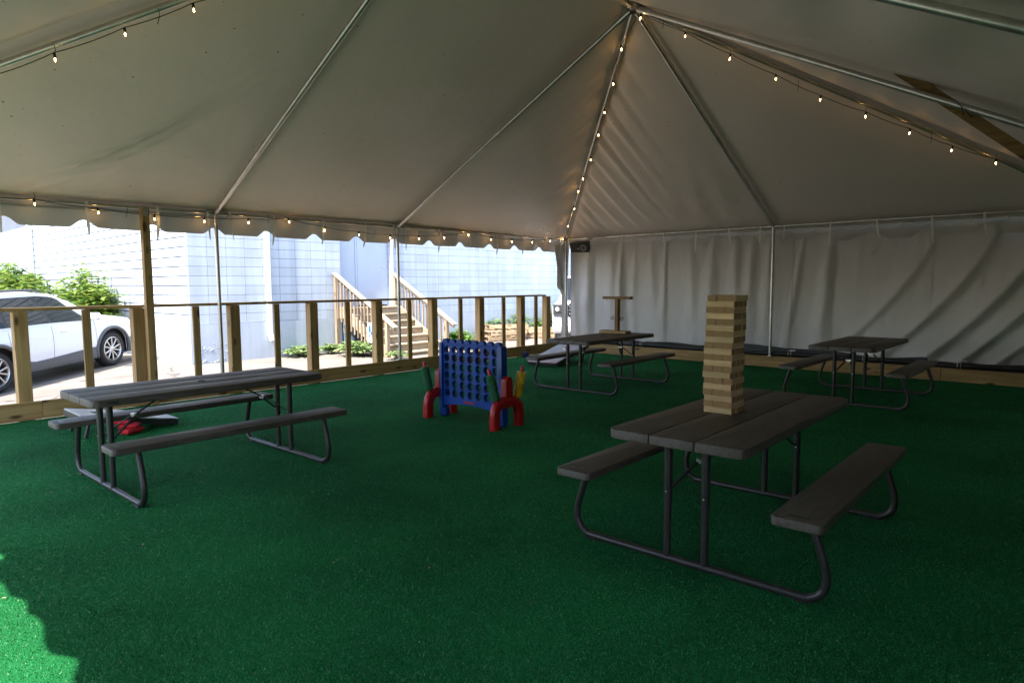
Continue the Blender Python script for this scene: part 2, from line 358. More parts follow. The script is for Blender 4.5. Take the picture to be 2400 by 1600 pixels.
def make_building():
    b = thing('block_building', 'pale blue painted concrete block building beyond the railing', 'building', (XB, YB, -.2))
    def P(x, y, z): return (x - XB, y - YB, z + .2)
    mb = MB()  # wall core, with a shallow door recess between x 9.25 and 10.85
    ZT = 5.4
    mb.box(P((XB + 9.25) / 2 + .006, YB + .162, 2.6), (9.25 - XB - .012, .3, ZT))
    mb.box(P((10.86 + 26) / 2, YB + .162, 2.6), (26 - 10.86, .3, ZT))
    mb.box(P(10.055, YB + .36, 2.6), (1.8, .3, ZT)); mb.box(P(10.055, YB + .17, 4.2), (1.62, .3, 2.2))
    mb.box(P(XB + .185, (YB + 40) / 2 + .15, 2.6), (.3, 40 - YB - .3, ZT))
    mb.build('wall', M_MORTAR, b, smooth=0)
    f = MB()
    f.box(P((XB + 9.25) / 2 - .006, YB + .075, (ZL - .5) / 2), (9.25 - XB + .012, .18, ZL + .5)); f.box(P((10.86 + 26) / 2, YB + .075, (ZL - .5) / 2), (26 - 10.86, .18, ZL + .5))
    f.box(P(XB + .075, (YB + 40) / 2 + .09, (ZL - .5) / 2), (.18, 40 - YB - .18, ZL + .5))
    f.build('foundation', M_FOUND, b, smooth=0)
    # flaked paint lumps low on the corner
    fl = MB(); g = random.Random(5)
    for k in range(46):
        px = XB + .05 + g.random() ** 1.6 * .75; pz = -.12 + g.random() ** 1.5 * .42; r = g.uniform(.012, .04)
        fl.lathe([(r, 0), (r * .7, .006), (.001, .008)], 7, TR(*P(px, YB - .016, pz)) @ RX(PI / 2) @ Matrix.Diagonal((1, g.uniform(.5, 1.4), 1, 1)))
    tag(fl.build('flaking_paint', M_FOUND, b, smooth=60), kind='stuff')
    blk = MB().box((0, 0, 0), (BW - .006, .03, BH - .007), b=.003).mesh('block', M_WALL, 0)
    cols = [XB + BW * (k + .5) for k in range(9)] + [10.86 + .016 + BW * .5] + [11.262 + BW * (k + .5) for k in range(14)]
    more = [11.262 + BW * (k + .5) for k in range(14, 24)]
    z0 = 2.533 - BH * 9   # bottom of the lowest full course
    n = 0
    for r in range(11):
        for cx in cols:
            link('block', blk, None, b, P(cx, YB + .015, z0 + BH * (r + .5))); n += 1
    big = MB()
    for r in range(11, 14):
        for cx in cols: big.box(P(cx, YB + .015, z0 + BH * (r + .5)), (BW - .006, .03, BH - .007))
    for r in range(14):
        for cx in more: big.box(P(cx, YB + .015, z0 + BH * (r + .5)), (BW - .006, .03, BH - .007))
    for r in range(14):
        for k in range(54):
            cy_ = YB + BW * (k + .5) + .012
            if k < 3 and r < 11: link('block', blk, None, b, P(XB + .015, cy_, z0 + BH * (r + .5)), (0, 0, PI / 2)).scale = (1, 1, (BH - .024) / (BH - .007))
            else: big.box(P(XB + .025, cy_, z0 + BH * (r + .5)), (.05, BW - .004, BH - .026))
    tag(big.build('block_courses', M_WALL, b, smooth=0), kind='stuff')
    # jamb blocks of the recess
    jb = MB()
    for r in range(13): jb.box(P(10.862, YB + .1, z0 + BH * (r + .5)), (.016, .196, BH - .008))
    jb.build('jamb', M_WALL, b, smooth=0)
    d = MB().box(P(10.33, YB + .19, 2.02), (.92, .05, 2.06), b=.006).build('door', M_DOOR, b)
    MB().tube([P(10.70, YB + .165, 1.98), P(10.70, YB + .12, 1.98), P(10.60, YB + .115, 1.98)], .012, 8).build('handle', M_STEEL, d).matrix_parent_inverse = Matrix()
    MB().box(P(9.84, YB + .2, 2.1), (.05, .05, 2.3)).box(P(10.82, YB + .2, 2.1), (.05, .04, 2.3)).build('door_frame', M_DOOR, b, smooth=0)
    MB().box(P(9.54, YB + .205, 2.0), (.54, .03, 2.3)).build('side_panel', M_DOOR, b, smooth=0)
    # downspout with shoe
    ds = MB().box(P(7.32, YB - .06, 2.75), (.11, .085, 4.6), b=.012)
    ds.bar(P(7.32, YB - .06, .46), P(7.325, YB - .13, .26), .11, .085, .012, (1, 0, 0))
    for z in (1.2, 2.6, 3.8): ds.box(P(7.32, YB - .02, z), (.15, .05, .03))
    ds.build('downspout', M_WHITEP, b)
    MB().tube([P(XB - .1, 26.4, -.3), P(XB - .1, 26.4, 5)], .075, 12).build('downspout', M_WHITEP, b)
    MB().box(P(10.83, YB - .03, 2.2), (.05, .05, 2.4), b=.01).build('corner_post', M_WHITEP, b)
    MB().lathe([(.022, 0), (.022, .03), (.001, .035)], 10, TR(*P(11.02, YB - .0, 1.44)) @ RX(PI / 2)).build('wall_knob', M_BLACK, b)
    rf = MB().box(P((XB + 26) / 2, (YB + 40) / 2, 5.4), (26 - XB + .2, 40 - YB + .2, .2)).build('roof', M_WALL, b, smooth=0)
make_building()

# ------------------------------------------------------------------ wooden stairs to the door
def make_stairs():
    s = thing('wooden_stairs', 'weathered wooden stairs with handrails climbing to the blue door', 'stairs', (9.95, 12.8, -.13))
    def P(x, y, z): return (x - 9.95, y - 12.8, z + .13)
    xl, xr = 9.14, 10.76
    def tread(y, z, d):
        MB().box(P((xl + xr) / 2, y + d / 2 - .015, z - .019), (xr - xl, d + .03, .038), b=.006).build('tread', M_STX, s)
    for k in range(6):
        y, z = 13.4 - .3 * k, .79 - .166 * k
        tread(y, z, .3)
        zb = z - .166 if k < 5 else -.13
        MB().box(P((xl + xr) / 2, y + .012, (z - .038 + zb) / 2), (xr - xl - .01, .022, z - .038 - zb)).build('riser', M_STX, s, smooth=0)
    tread(13.7, .956, .36)
    MB().box(P((xl + xr) / 2, 13.712, .855), (xr - xl - .01, .022, .126)).build('riser', M_STX, s, smooth=0)
    for x in (xl - .022, xr + .022):
        poly = [(14.05, .98), (13.72, .98), (11.85, -.05), (11.80, -.13), (12.15, -.13), (13.75, .70), (14.05, .70)]
        m = MB(); n = len(poly)
        m.add([P(x - .019, y, z) for y, z in poly] + [P(x + .019, y, z) for y, z in poly],
              [tuple(range(n)), tuple(range(2 * n - 1, n - 1, -1))] + [(k, (k + 1) % n, n + (k + 1) % n, n + k) for k in range(n)])
        m.build('stringer', M_STY, s, smooth=0)
    for x, (y0, z0), (y1, z1) in ((9.05, (14.06, 1.83), (11.66, .575)), (10.85, (14.05, 1.83), (11.66, .56))):
        MB().bar(P(x, y0, z0 - .019), P(x, y1, z1 - .019), .14, .038, .006, (1, 0, 0) if False else (0, 0, 1)).build('handrail', M_STY, s)
        MB().bar(P(x + .02, y0, z0 - .095), P(x + .02, y1 + .06, z1 - .065), .038, .09, .004).build('handrail', M_STY, s)
        sl_ = (z0 - z1) / (y0 - y1)
        for yy, zb in ((13.98, -.13), (11.98, -.13)):
            zt = z0 + (yy - y0) * sl_ - .05
            MB().box(P(x, yy, (zt + zb) / 2), (.09, .09, zt - zb), b=.006).build('newel_post', M_STZ, s)
        k = 0; yy = 13.86
        while yy > 12.08:
            zt = z0 + (yy - y0) * sl_ - .06
            zb = zt - (.98 if x < 10 else .95)
            zb = max(zb, -.1)
            MB().box(P(x - .035 if x < 10 else x + .04, yy, (zt + zb) / 2), (.034, .034, zt - zb), b=.003).build('baluster', M_STZ, s)
            yy -= .135; k += 1
make_stairs()
sg = thing('accessible_sign', 'white sign with blue wheelchair symbol hung on the stair balusters', 'sign', (8.955, 12.42, .42))
MB().box((0, 0, 0), (.012, .34, .46), b=.003).build('sign_plate', pm('sign_white', (.8, .8, .8), .4), sg)
MB().box((-.008, -.0, .03), (.004, .25, .25)).build('blue_square', pm('sign_blue', (.02, .11, .5), .4), sg, smooth=0)
wc = MB(); R = RZ(-PI / 2)   # wheelchair pictogram, drawn on the face looking to -x
arc = [(-.0125, -(.012 + .062 * math.cos(a)) + .02, -.01 + .062 * math.sin(a)) for a in [math.radians(150 + 10 * k) for k in range(24)]]
wc.tube(arc, .008, 6)
for seg in ([(.0, .115)], ): wc.lathe([(.016, 0), (.016, .004)], 12, TR(-.0125, .02, .125) @ RY(PI / 2))
wc.tube([(-.0125, .018, .105), (-.0125, .012, .035), (-.0125, -.04, .03), (-.0125, -.065, -.05), (-.0125, -.09, -.042)], .009, 6)
wc.tube([(-.0125, .014, .07), (-.0125, -.03, .068)], .007, 6)
wc.build('wheelchair_symbol', pm('sign_symbol', (.8, .8, .8), .4), sg)
bp_ = thing('blue_panel', 'flaking blue painted panel leaning under the stairs', 'panel', (9.30, 13.85, -.13))
MB().box((0, 0, .42), (.30, .03, .84), RX(-.06), .004).build('sheet', pm('flaking_blue', (.01, .13, .30), .6, 0, .9, 5, color2=(.35, .36, .32), detail=8), bp_)
M_DARKW = wood('light_block_board', (.07, .052, .04), (.035, .026, .02), 'z')  # dark wood of the added walls that hold back light
# ------------------------------------------------------------------ frame tent
YF, XW, XN, YR, ZE = 9.053, 11.78, -.60, -.16, 2.505
HUB1, HUB2 = Vector((7.1, 4.4, 4.83)), Vector((4.0, 4.4, 4.83))
def vinyl_mat(name, col, transl, specks=True, creased=False):
    m, t, p = mat_base(name); L = t.links.new; N = t.nodes.new
    tc = N('ShaderNodeTexCoord')
    n1 = N('ShaderNodeTexNoise'); n1.inputs['Scale'].default_value = .8; n1.inputs['Detail'].default_value = 5; L(tc.outputs['Object'], n1.inputs['Vector'])
    c1 = N('ShaderNodeValToRGB'); e = c1.color_ramp.elements; e[0].position = .3; e[1].position = .7
    e[0].color = rgb(tuple(c * .93 for c in col)); e[1].color = rgb(col); L(n1.outputs['Fac'], c1.inputs[0]); out = c1.outputs[0]
    if specks:
        for sc, th, keep in ((4.5, .045, .5), (13, .06, .8)):
            vo = N('ShaderNodeTexVoronoi'); vo.inputs['Scale'].default_value = sc; L(tc.outputs['Object'], vo.inputs['Vector'])
            r = N('ShaderNodeMath'); r.operation = 'LESS_THAN'; r.inputs[1].default_value = th; L(vo.outputs['Distance'], r.inputs[0])
            sp = N('ShaderNodeSeparateColor'); L(vo.outputs['Color'], sp.inputs[0])
            k = N('ShaderNodeMath'); k.operation = 'GREATER_THAN'; k.inputs[1].default_value = keep; L(sp.outputs[0], k.inputs[0])
            mu = N('ShaderNodeMath'); mu.operation = 'MULTIPLY'; L(r.outputs[0], mu.inputs[0]); L(k.outputs[0], mu.inputs[1])
            m8 = N('ShaderNodeMath'); m8.operation = 'MULTIPLY'; m8.inputs[1].default_value = .8; L(mu.outputs[0], m8.inputs[0])
            mx = N('ShaderNodeMixRGB'); mx.inputs[2].default_value = (.05, .045, .04, 1); L(m8.outputs[0], mx.inputs[0]); L(out, mx.inputs[1]); out = mx.outputs[0]
        n3 = N('ShaderNodeTexNoise'); n3.inputs['Scale'].default_value = 3.2; n3.inputs['Detail'].default_value = 9; n3.inputs['Roughness'].default_value = .8; L(tc.outputs['Object'], n3.inputs['Vector'])
        mr = N('ShaderNodeMapRange'); mr.inputs['From Min'].default_value = .60; mr.inputs['From Max'].default_value = .75; mr.inputs['To Max'].default_value = .28; L(n3.outputs['Fac'], mr.inputs['Value'])
        mx = N('ShaderNodeMixRGB'); mx.inputs[2].default_value = (.30, .26, .2, 1); L(mr.outputs[0], mx.inputs[0]); L(out, mx.inputs[1]); out = mx.outputs[0]
    L(out, p.inputs['Base Color']); p.inputs['Roughness'].default_value = .55; p.inputs['Specular IOR Level'].default_value = .35
    n2 = N('ShaderNodeTexNoise'); n2.inputs['Scale'].default_value = 3.5; n2.inputs['Detail'].default_value = 4; L(tc.outputs['Object'], n2.inputs['Vector'])
    if creased:
        mp = N('ShaderNodeMapping'); mp.inputs['Scale'].default_value = (1, 1, .4); mp.inputs['Rotation'].default_value = (.25, 0, 0); L(tc.outputs['Object'], mp.inputs[0]); L(mp.outputs[0], n2.inputs['Vector']); n2.inputs['Scale'].default_value = 4.5; n2.inputs['Detail'].default_value = 6; n2.inputs['Distortion'].default_value = .8
    bp = N('ShaderNodeBump'); bp.inputs['Strength'].default_value = .55 if creased else .25; bp.inputs['Distance'].default_value = .04; L(n2.outputs['Fac'], bp.inputs['Height']); L(bp.outputs[0], p.inputs['Normal'])
    tr = N('ShaderNodeBsdfTranslucent'); tr.inputs[0].default_value = rgb((col[0], col[1] * .97, col[2] * .9))
    ms = N('ShaderNodeMixShader'); ms.inputs[0].default_value = transl
    L(p.outputs[0], ms.inputs[1]); L(tr.outputs[0], ms.inputs[2]); L(ms.outputs[0], t.nodes['Material Output'].inputs[0])
    return m
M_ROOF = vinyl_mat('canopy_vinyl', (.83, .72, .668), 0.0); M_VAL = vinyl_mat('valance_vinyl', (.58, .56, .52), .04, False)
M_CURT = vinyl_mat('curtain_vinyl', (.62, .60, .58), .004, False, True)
tent = thing('frame_tent', 'large white frame tent with peaked roof and metal pipe frame', 'tent', (5.56, 4.45, 0))
TO = Vector((5.56, 4.45, 0))
def TP(p): return Vector(p) - TO
def roof_panel(A, B_, apexA, apexB, nu, nv, sag, wr=None):
    A, B_, apexA, apexB = map(Vector, (A, B_, apexA, apexB))
    n = (B_ - A).cross(apexA - A).normalized()
    if n.z > 0: n = -n
    def fn(u, v):
        p = A.lerp(B_, u).lerp(apexA.lerp(apexB, u), v)
        d = sag * (4 * u * (1 - u)) * (1 - v) ** .7 * min(1, 4 * v) if apexA == apexB else sag * 4 * u * (1 - u) * min(1, 5 * v)
        d += (.022 * mnoise.noise(p * .8) + .008 * mnoise.noise(p * 2.3 + Vector((5, 1, 2)))) * min(1, u * 8, (1 - u) * 8, v * 8, max(0, (1 - v) * 8))
        if wr: d += wr(u, v) * min(1, u * 25, (1 - u) * 25, v * 25, max(0, (1 - v) * 25))
        q = p + n * d
        return TP(q)
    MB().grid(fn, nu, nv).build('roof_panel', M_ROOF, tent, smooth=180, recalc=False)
RXW, RYF, RXN, RYR = XW + .24, YF + .05, XN - .05, YR - .14   # roof fabric edges
def C_(x, y):
    x = RXW if x == XW else RXN if x == XN else x; y = RYF if y == YF + .02 else RYR if y == YR else y
    return (x, y, ZE + (-.05 if x == RXW else .035) + (.0))
H1, H2 = HUB1 + Vector((0, 0, .065)), HUB2 + Vector((0, 0, .065))
def g01(x, c, w): return math.exp(-((x - c) / w) ** 2)
def wr_f1(u, v):   # soft diagonal creases near the eave
    s = u * 4.65 - v * 2.6
    return .055 * (g01(s, 2.15, .07) + g01(s, 2.42, .06) - .5 * g01(s, 2.28, .05)) * g01(v, .22, .16) + .010 * math.sin(u * 40) * max(0, 1 - v * 14)
def wr_eave(u, v): return .012 * math.sin(u * 33 + 2 * math.sin(u * 9)) * max(0, 1 - v * 12)
def pleat(c0, c1, ca, amp=.02, per=.26):   # pleats that run down the slope from the hip at u = 0 (c0) or u = 1 (negative per)
    def f(u, v):
        e = c0 + (c1 - c0) * u; q = e + (ca - e) * v; uu = u if per > 0 else 1 - u; p_ = abs(per)
        k = math.sin(2 * PI * q / p_ + 1.1 * math.sin(q * 3.1)) + .5 * math.sin(2 * PI * q / (p_ * .57) + 2)
        return amp * k * math.exp(-(uu / .36) ** 2) * min(1, v * 5) * (1 - v) ** .5
    return f
def hipfold(e, v, f=46, amp=.016):   # short pleats running off a hip, e = distance from the hip edge (0..1)
    w = max(0, 1 - e * 2.0) * (.25 + .75 * g01(v, .35, .3)); return amp * w * math.sin(v * f + 9 * e)
roof_panel(C_(XN, YF + .02), C_(4.0, YF + .02), H2, H2, 60, 50, .05, wr_f1)
roof_panel(C_(4.0, YF + .02), C_(7.1, YF + .02), H2, H1, 60, 50, .045, lambda u, v: wr_eave(u, v))
roof_panel(C_(7.1, YF + .02), C_(XW, YF + .02), H1, H1, 70, 60, .05, lambda u, v, P_=pleat(7.1, 11.8, 7.1, .016, -.22): wr_eave(u, v) + P_(u, v))
roof_panel(C_(XW, YF + .02), C_(XW, 4.4), H1, H1, 90, 90, .05, lambda u, v, P_=pleat(9.07, 4.4, 4.4, .036, .30): P_(u, v) + wr_eave(u, v) + .010 * math.sin(u * 46) * g01(v, .18, .15) * g01(u, .75, .2))
roof_panel(C_(XW, 4.4), C_(XW, YR), H1, H1, 70, 60, .09, lambda u, v: wr_eave(u, v) + .010 * (g01(u * 3 - v * 2, .7, .06) + g01(u * 3 - v * 2, .95, .07)) * g01(v, .2, .12))
roof_panel(C_(XW, YR), C_(7.1, YR), H1, H1, 50, 40, .06, lambda u, v: hipfold(u, v, 40, .012))
roof_panel(C_(7.1, YR), C_(4.0, YR), H1, H2, 50, 50, .07, lambda u, v: .03 * math.sin(v * 34 + 7 * u) * g01(u, .75, .35) * g01(v, .3, .3))
roof_panel(C_(4.0, YR), C_(XN, YR), H2, H2, 40, 40, .06, lambda u, v: .012 * math.sin(v * 30 + 6 * u) * g01(u, .1, .3))
roof_panel(C_(XN, YR), C_(XN, 4.4), H2, H2, 30, 30, .05)
roof_panel(C_(XN, 4.4), C_(XN, YF + .02), H2, H2, 30, 30, .05)
# valances with scalloped hems (a mesh per side)
def valance(p0, p1, nrm, per=.775, ztop=ZE + .035):
    p0, p1, nrm = Vector(p0), Vector(p1), Vector(nrm); L = (p1 - p0).length; n = int(L / .0155); m = 8
    def hem(s):
        q = (s / per + .5) % 1.0 - .5; q = abs(q) * per
        return .0 if q > .155 else .088 * (.5 + .5 * math.cos(PI * q / .155)) ** .8
    def fn(u, v):
        s = u * L; zb = 2.222 + hem(s) + .012 * mnoise.noise(Vector((s * .9, p0.x, p0.y)))
        z = ztop + (zb - ztop) * v
        d = (.035 * v + .02 * math.sin(s * 5.3 + 1.3 * math.sin(s * 2.1)) * v + .012 * math.sin(s * 13) * v * v)
        return TP(Vector((p0.x, p0.y, 0)).lerp(Vector((p1.x, p1.y, 0)), u) + nrm * d + Vector((0, 0, z)))
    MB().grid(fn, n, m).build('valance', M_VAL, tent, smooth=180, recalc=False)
valance((4.0 - 6 * .775, RYF - .002, 0), (RXW, RYF - .002, 0), (0, 1, 0))
valance((RXN + .002, 4.4 + 6 * .775, 0), (RXN + .002, 4.4 - 6 * .775 - .15, 0), (-1, 0, 0))
valance((RXW - .002, RYF, 0), (RXW - .002, RYR, 0), (1, 0, 0), ztop=ZE - .048)
# pipes
def pipe(name, a, b, r=.03, n=14, parent=None):
    return MB().tube([TP(a), TP(b)], r, n).build(name, M_PIPE, parent or tent)
eave = lambda x, y: Vector((x, y, ZE))
for a, b in (((XN, YF), (XW, YF)), ((XW, YF), (XW, YR)), ((XW, YR), (XN, YR)), ((XN, YR), (XN, YF))): pipe('eave_pipe', eave(*a), eave(*b), .026)
MB().tube([TP((XN, YF + .02, ZE - .075)), TP((3.94, YF + .02, ZE - .06))], .013, 8).build('eave_pipe', M_PIPE, tent)
for h, ends in ((HUB1, ((7.1, YF), (7.1, YR), (XW, 4.4), (XW, YF), (XW, YR))), (HUB2, ((4.0, YF), (4.0, YR), (XN, 4.4), (XN, YF), (XN, YR)))):
    for e in ends:
        dz = Vector((0, 0, -.09)) if e == (XN, YF) else Vector((0, 0, 0)); de = Vector((0, 0, -.1 if e == (XW, YR) else -.06 if e in ((7.1, YR), (4.0, YR)) else 0))
        pipe('rafter', h + (eave(*e) - h).normalized() * .1 + dz, eave(*e) + dz + de, .03)
    hb = MB().lathe([(.085, -.05), (.085, .03), (.06, .06), (.001, .07)], 16, Matrix.Translation(TP(h)), False)
    hb.lathe([(.055, -.05), (.055, .02)], 16, Matrix.Translation(TP(h)), False)
    for e in ends:
        d = (eave(*e) - h).normalized(); hb.tube([TP(h + d * .06), TP(h + d * .26)], .036, 12)
    hb.build('hub', M_STEEL, tent)
pipe('ridge_pipe', HUB1 - Vector((.08, 0, 0)), HUB2 + Vector((.08, 0, 0)))
POSTS = [(4.0, YF, .215), (7.1, YF, .215), (XW - .02, YF - .06, .215), (XN, YF, -.4), (XW, 4.4, .205), (XW, YR, .205), (7.1, YR, 0), (4.0, YR, 0), (XN, YR, 0)]
for x, y, zb in POSTS:
    o = pipe('tent_pole', Vector((x, y, zb)), Vector((x, y, ZE)), .0265)
    MB().box(TP((x, y, zb + .006)), (.13, .078, .012), b=.003).build('base_plate', M_STEEL, tent)
    MB().tube([TP((x, y, ZE - .1)), TP((x, y, ZE + .03))], .034, 12).tube([TP((x - .14, y, ZE)), TP((x + .14, y, ZE))] if abs(y - YF) < .1 or abs(y - YR) < .1 else [TP((x, y - .14, ZE)), TP((x, y + .14, ZE))], .033, 12).build('eave_fitting', M_PIPE, tent)
# webbing tie straps round the eave pipe
def strap(p, along, out, L, g):
    p, along, out = Vector(p), Vector(along), Vector(out); w = .017; m = MB(); n = 9
    tw = g.uniform(-.5, .5); sw = g.uniform(-.05, .05); pts = []
    def fn(u, v):
        a = tw * 1.6 * v; d = along * math.cos(a) + out * math.sin(a)
        c = p + out * (-.034 - .012 * math.sin(v * 3)) + along * (sw * v * v) + Vector((0, 0, .02 - L * v))
        return TP(c + d * (u - .5) * 2 * w * (1 if v < .7 else 1 - .45 * (v - .7) / .3))
    m.grid(fn, 1, n)
    m.tube([TP(p + Vector((0, 0, -.012)) + along * .0 + (out * math.cos(a) + Vector((0, 0, 1)) * math.sin(a)) * .036) for a in [k * PI / 5 for k in range(10)]], .008, 5, closed=True)
    m.build('tie_strap', M_STRAP, tent, smooth=60, recalc=False)
g = random.Random(11)
for x in (.8, 1.62, 2.46, 3.25, 3.88, 4.18, 4.83, 5.65, 6.42, 6.99, 7.25, 8.02, 8.8, 9.56, 10.3, 11.05, 11.6): strap((x, YF, ZE), (1, 0, 0), (0, 1, 0), g.uniform(.38, .44), g)
for y in (8.9, 8.35, 7.5, 6.55, 5.85, 5.2, 4.62, 4.2, 3.45, 2.75, 2.0, 1.35, .6): strap((XW, y, ZE), (0, -1, 0), (1, 0, 0), g.uniform(.28, .46), g)

# ------------------------------------------------------------------ side curtain along the back and right
curt = thing('sidewall_curtain', 'wrinkled white vinyl sidewall curtain hanging behind the tables', 'curtain', (11.9, 4.5, 0))
CO = Vector((11.9, 4.5, 0))
def interp_lin(x, tab):
    if x <= tab[0][0]: return tab[0][1]
    for (p, q), (r, s) in zip(tab[:-1], tab[1:]):
        if x <= r: return q + (s - q) * (x - p) / (r - p)
    return tab[-1][1]
def sharp(x, w): return math.exp(-abs(x) / w) if x > 0 else math.exp(-(x / (w * .45)) ** 2)
VF = [(8.93, .05, .10), (8.55, .07, .16), (8.25, -.05, .12), (7.95, .06, .18), (7.7, .05, .08), (7.35, .02, .1), (6.98, .025, .12), (6.65, .025, .08), (6.1, .02, .1), (5.62, .045, .14), (5.2, .05, .14), (4.86, .05, .13), (4.55, .035, .1), (3.95, .03, .06), (3.5, .05, .12), (3.25, -.03, .1)]
DF = [(2.0, .05, .2), (1.38, .075, .24), (.9, .075, .22), (.45, .06, .2), (2.75, .03, .18)]
def fold(y, z):
    h = (2.42 - z); d = 0.0
    for c, a, w in VF:
        k = .35 + .65 * math.sin(min(1, h / 1.9) * PI * .85)
        cc = c + .05 * math.sin(c * 7) * h + (.10 * h if c < 4.2 else 0)
        d += a * k * g01(y, cc, w * (.55 + .4 * h))
    q = y - .85 * max(0, h - .12) ** 1.45 * .62      # sweeping folds that pull to one side
    wq = 1 / (1 + math.exp((y - 3.7 + .0 * h) * 3))
    for c, a, w in DF: d += wq * a * min(1, .35 + h * .6) * sharp((q - c + .75) * 1.0, w)
    d += .012 * mnoise.noise(Vector((y * 2.2, z * 1.1, 3.1))) + .006 * mnoise.noise(Vector((y * 7, z * 3.5, 9)))
    # swag below the hanging loops
    return d
LOOPS = [9.0 - .44 * k for k in range(22)]
def topz(y):
    k = (9.0 - y) / .44; f = abs((k % 1) - .5) * 2
    return 2.43 - .035 * (1 - f ** 2) - .015 * math.sin(y * 3)
def bot(y): return .335 + .035 * math.sin(y * 1.7) + .02 * math.sin(y * 4.1) - (.07 if y < 2 else 0)
seams = [9.06, 6.72, 4.22, 2.1, YR - .1]
for i in range(4):
    y0, y1 = seams[i], seams[i + 1] - .09
    def fn(u, v):
        y = y0 + (y1 - y0) * u; z = topz(y) + (bot(y) - topz(y)) * v
        return Vector((min(12.03, 12.03 - 1.95 * fold(y, z) * min(1, .5 + v * 3) * min(1, (9.3 - y) * 2)) + .012 * i, y, z)) - CO
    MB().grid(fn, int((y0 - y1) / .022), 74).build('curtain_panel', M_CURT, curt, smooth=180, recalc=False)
# the flap folded round the corner
def fnf(u, v):
    z = 2.37 - v * 2.1; w = interp_lin(z, [(.2, .16), (.6, .15), (1.2, .20), (1.36, .26), (1.44, .40), (1.9, .44), (2.2, .54), (2.4, .58)])
    return Vector((12.0 - u * w, YF + .03 + .035 * math.sin(u * 5 + v * 3) + .08 * u * v, z)) - CO
MB().grid(fnf, 14, 40).build('corner_flap', M_CURT, curt, smooth=180, recalc=False)
rp = []
for k, y in enumerate(LOOPS[:-1]):
    for q in range(8):
        f = q / 8; rp.append(Vector((11.85, y - .44 * f, ZE - .03 - .075 * 4 * f * (1 - f) - .02 * (k % 3))) - CO)
MB().tube(rp, .005, 5).build('hanging_rope', M_STRAP, curt)
for k, y in enumerate(LOOPS[:-1]):
    MB().tube([Vector((11.85, y, ZE - .03)) - CO, Vector((11.88, y + .01, 2.45)) - CO, Vector((11.90, y, 2.40)) - CO], .006, 5).build('loop', M_STRAP, curt)

# unseen dark wall, added to cut the light along the long side
dw = thing('light_block_wall', 'dark stained board wall closing the shaded long side of the tent', 'wall', (6.6, YR - .3, 0))
for k in range(38): MB().box((-5.8 + .30 * k, .012 * (k % 2), 1.38), (.296, .03, 2.76), b=.004).build('board', M_DARKW, dw)
dw2 = thing('light_block_wall', 'dark stained board wall standing behind the photographer', 'wall', (-2.0, .9, gz(-2, 1)))  # unseen wall added to keep light from the open end out
for k in range(16): MB().box((.012 * (k % 2), -1.5 + .30 * k, 1.55), (.03, .296, 3.1), b=.004).build('board', M_DARKW, dw2)
# ------------------------------------------------------------------ timber border under the curtain, black pipe on it
tb = thing('timber_border', 'low pine board border along the foot of the white curtain', 'border', (XW + .04, 4.4, 0))
for k, (a, b_) in enumerate(((9.05, 5.45), (5.445, 1.8), (1.795, -.25))):
    MB().box((.02, (a + b_) / 2 - 4.4, .102), (.042, a - b_, .2), b=.004).build('board', M_PY, tb)
MB().box((.115, 0, .262), (.06, 9.1, .035), b=.003).build('ledger', M_PY, tb)
MB().box((.31, 0, .16), (.012, 9.3, .54)).build('gap_block_strip', M_BLACK, tb, smooth=0)  # black strip added to block the light slit under the curtain
bpipe = thing('black_pipe', 'long black pipe lying on the timber border below the curtain', 'pipe', (XW + .05, 4.4, .25))
MB().tube([(.03, 4.2 - k * .3, .008 * math.sin(k * 1.3)) for k in range(29)], .042, 12).build('pipe_body', M_BLACK, bpipe)
for y in (7.05, 4.05, 2.85, 1.55):
    c = MB(); c.tube([(.03 + .047 * math.cos(a), y - 4.4, .047 * math.sin(a)) for a in [k * PI / 6 for k in range(12)]], .007, 6, closed=True)
    c.box((-.005, y - 4.43, .075), (.03, .09, .018), b=.003); c.tube([(-.02, y - 4.36, .07), (-.025, y - 4.36, -.02)], .006, 6)
    c.build('clamp', M_STEEL, bpipe)

# ------------------------------------------------------------------ timber railing on the fence side
rail = thing('timber_railing', 'pine railing with thick posts and thin studs along the open side', 'railing', (5.4, YF, 0))
def FP(x, y, z): return (x - 5.4, y - YF, z)
for a, b_ in ((-1.2, 1.9), (1.904, 5.5), (5.504, 9.1), (9.104, 11.74)):
    MB().box(FP((a + b_) / 2, YF + .02, .104), (b_ - a, .04, .208), b=.004).build('baseboard', M_PX, rail)
for a, b_ in ((-1.2, 1.2), (1.204, 4.4), (4.404, 8.0), (8.004, 11.2)):
    MB().box(FP((a + b_) / 2, YF + .125, 1.265), (b_ - a, .14, .036), b=.004).build('top_rail', M_PX, rail)
for x in (-.75, .47, 1.76, 2.99, 4.235, 5.48, 6.715, 7.96, 9.19, 10.42, 11.28):
    MB().box(FP(x, YF + .042 + .07, .53), (.138, .138, 1.43), b=.006).build('post', M_PZ, rail)
for x in (-.1, 1.15, 2.41, 3.70, 4.865, 6.095, 7.375, 8.62, 9.83, 10.86):
    MB().box(FP(x, YF + .042 + .02, .70), (.089, .038, 1.09), b=.004).build('stud', M_PZ, rail)
tpost = thing('timber_post', 'tall square pine post rising from the railing to the tent eave', 'post', (3.08, 8.99, 0))
MB().box((0, 0, 1.25), (.09, .09, 2.5), b=.005).build('post_body', M_PZ, tpost)
MB().box((.047, 0, 2.44), (.005, .06, .1)).box((0, -.047, 2.44), (.06, .005, .1)).build('bracket', M_STEEL, tpost, smooth=0)
M_BRACE = wood('aged_pine', (.27, .17, .07), (.16, .095, .035), 'y')
beam = thing('timber_brace', 'pine brace strapped to the roof pipe with black cable ties', 'beam', (7.16, .9, 2.95))
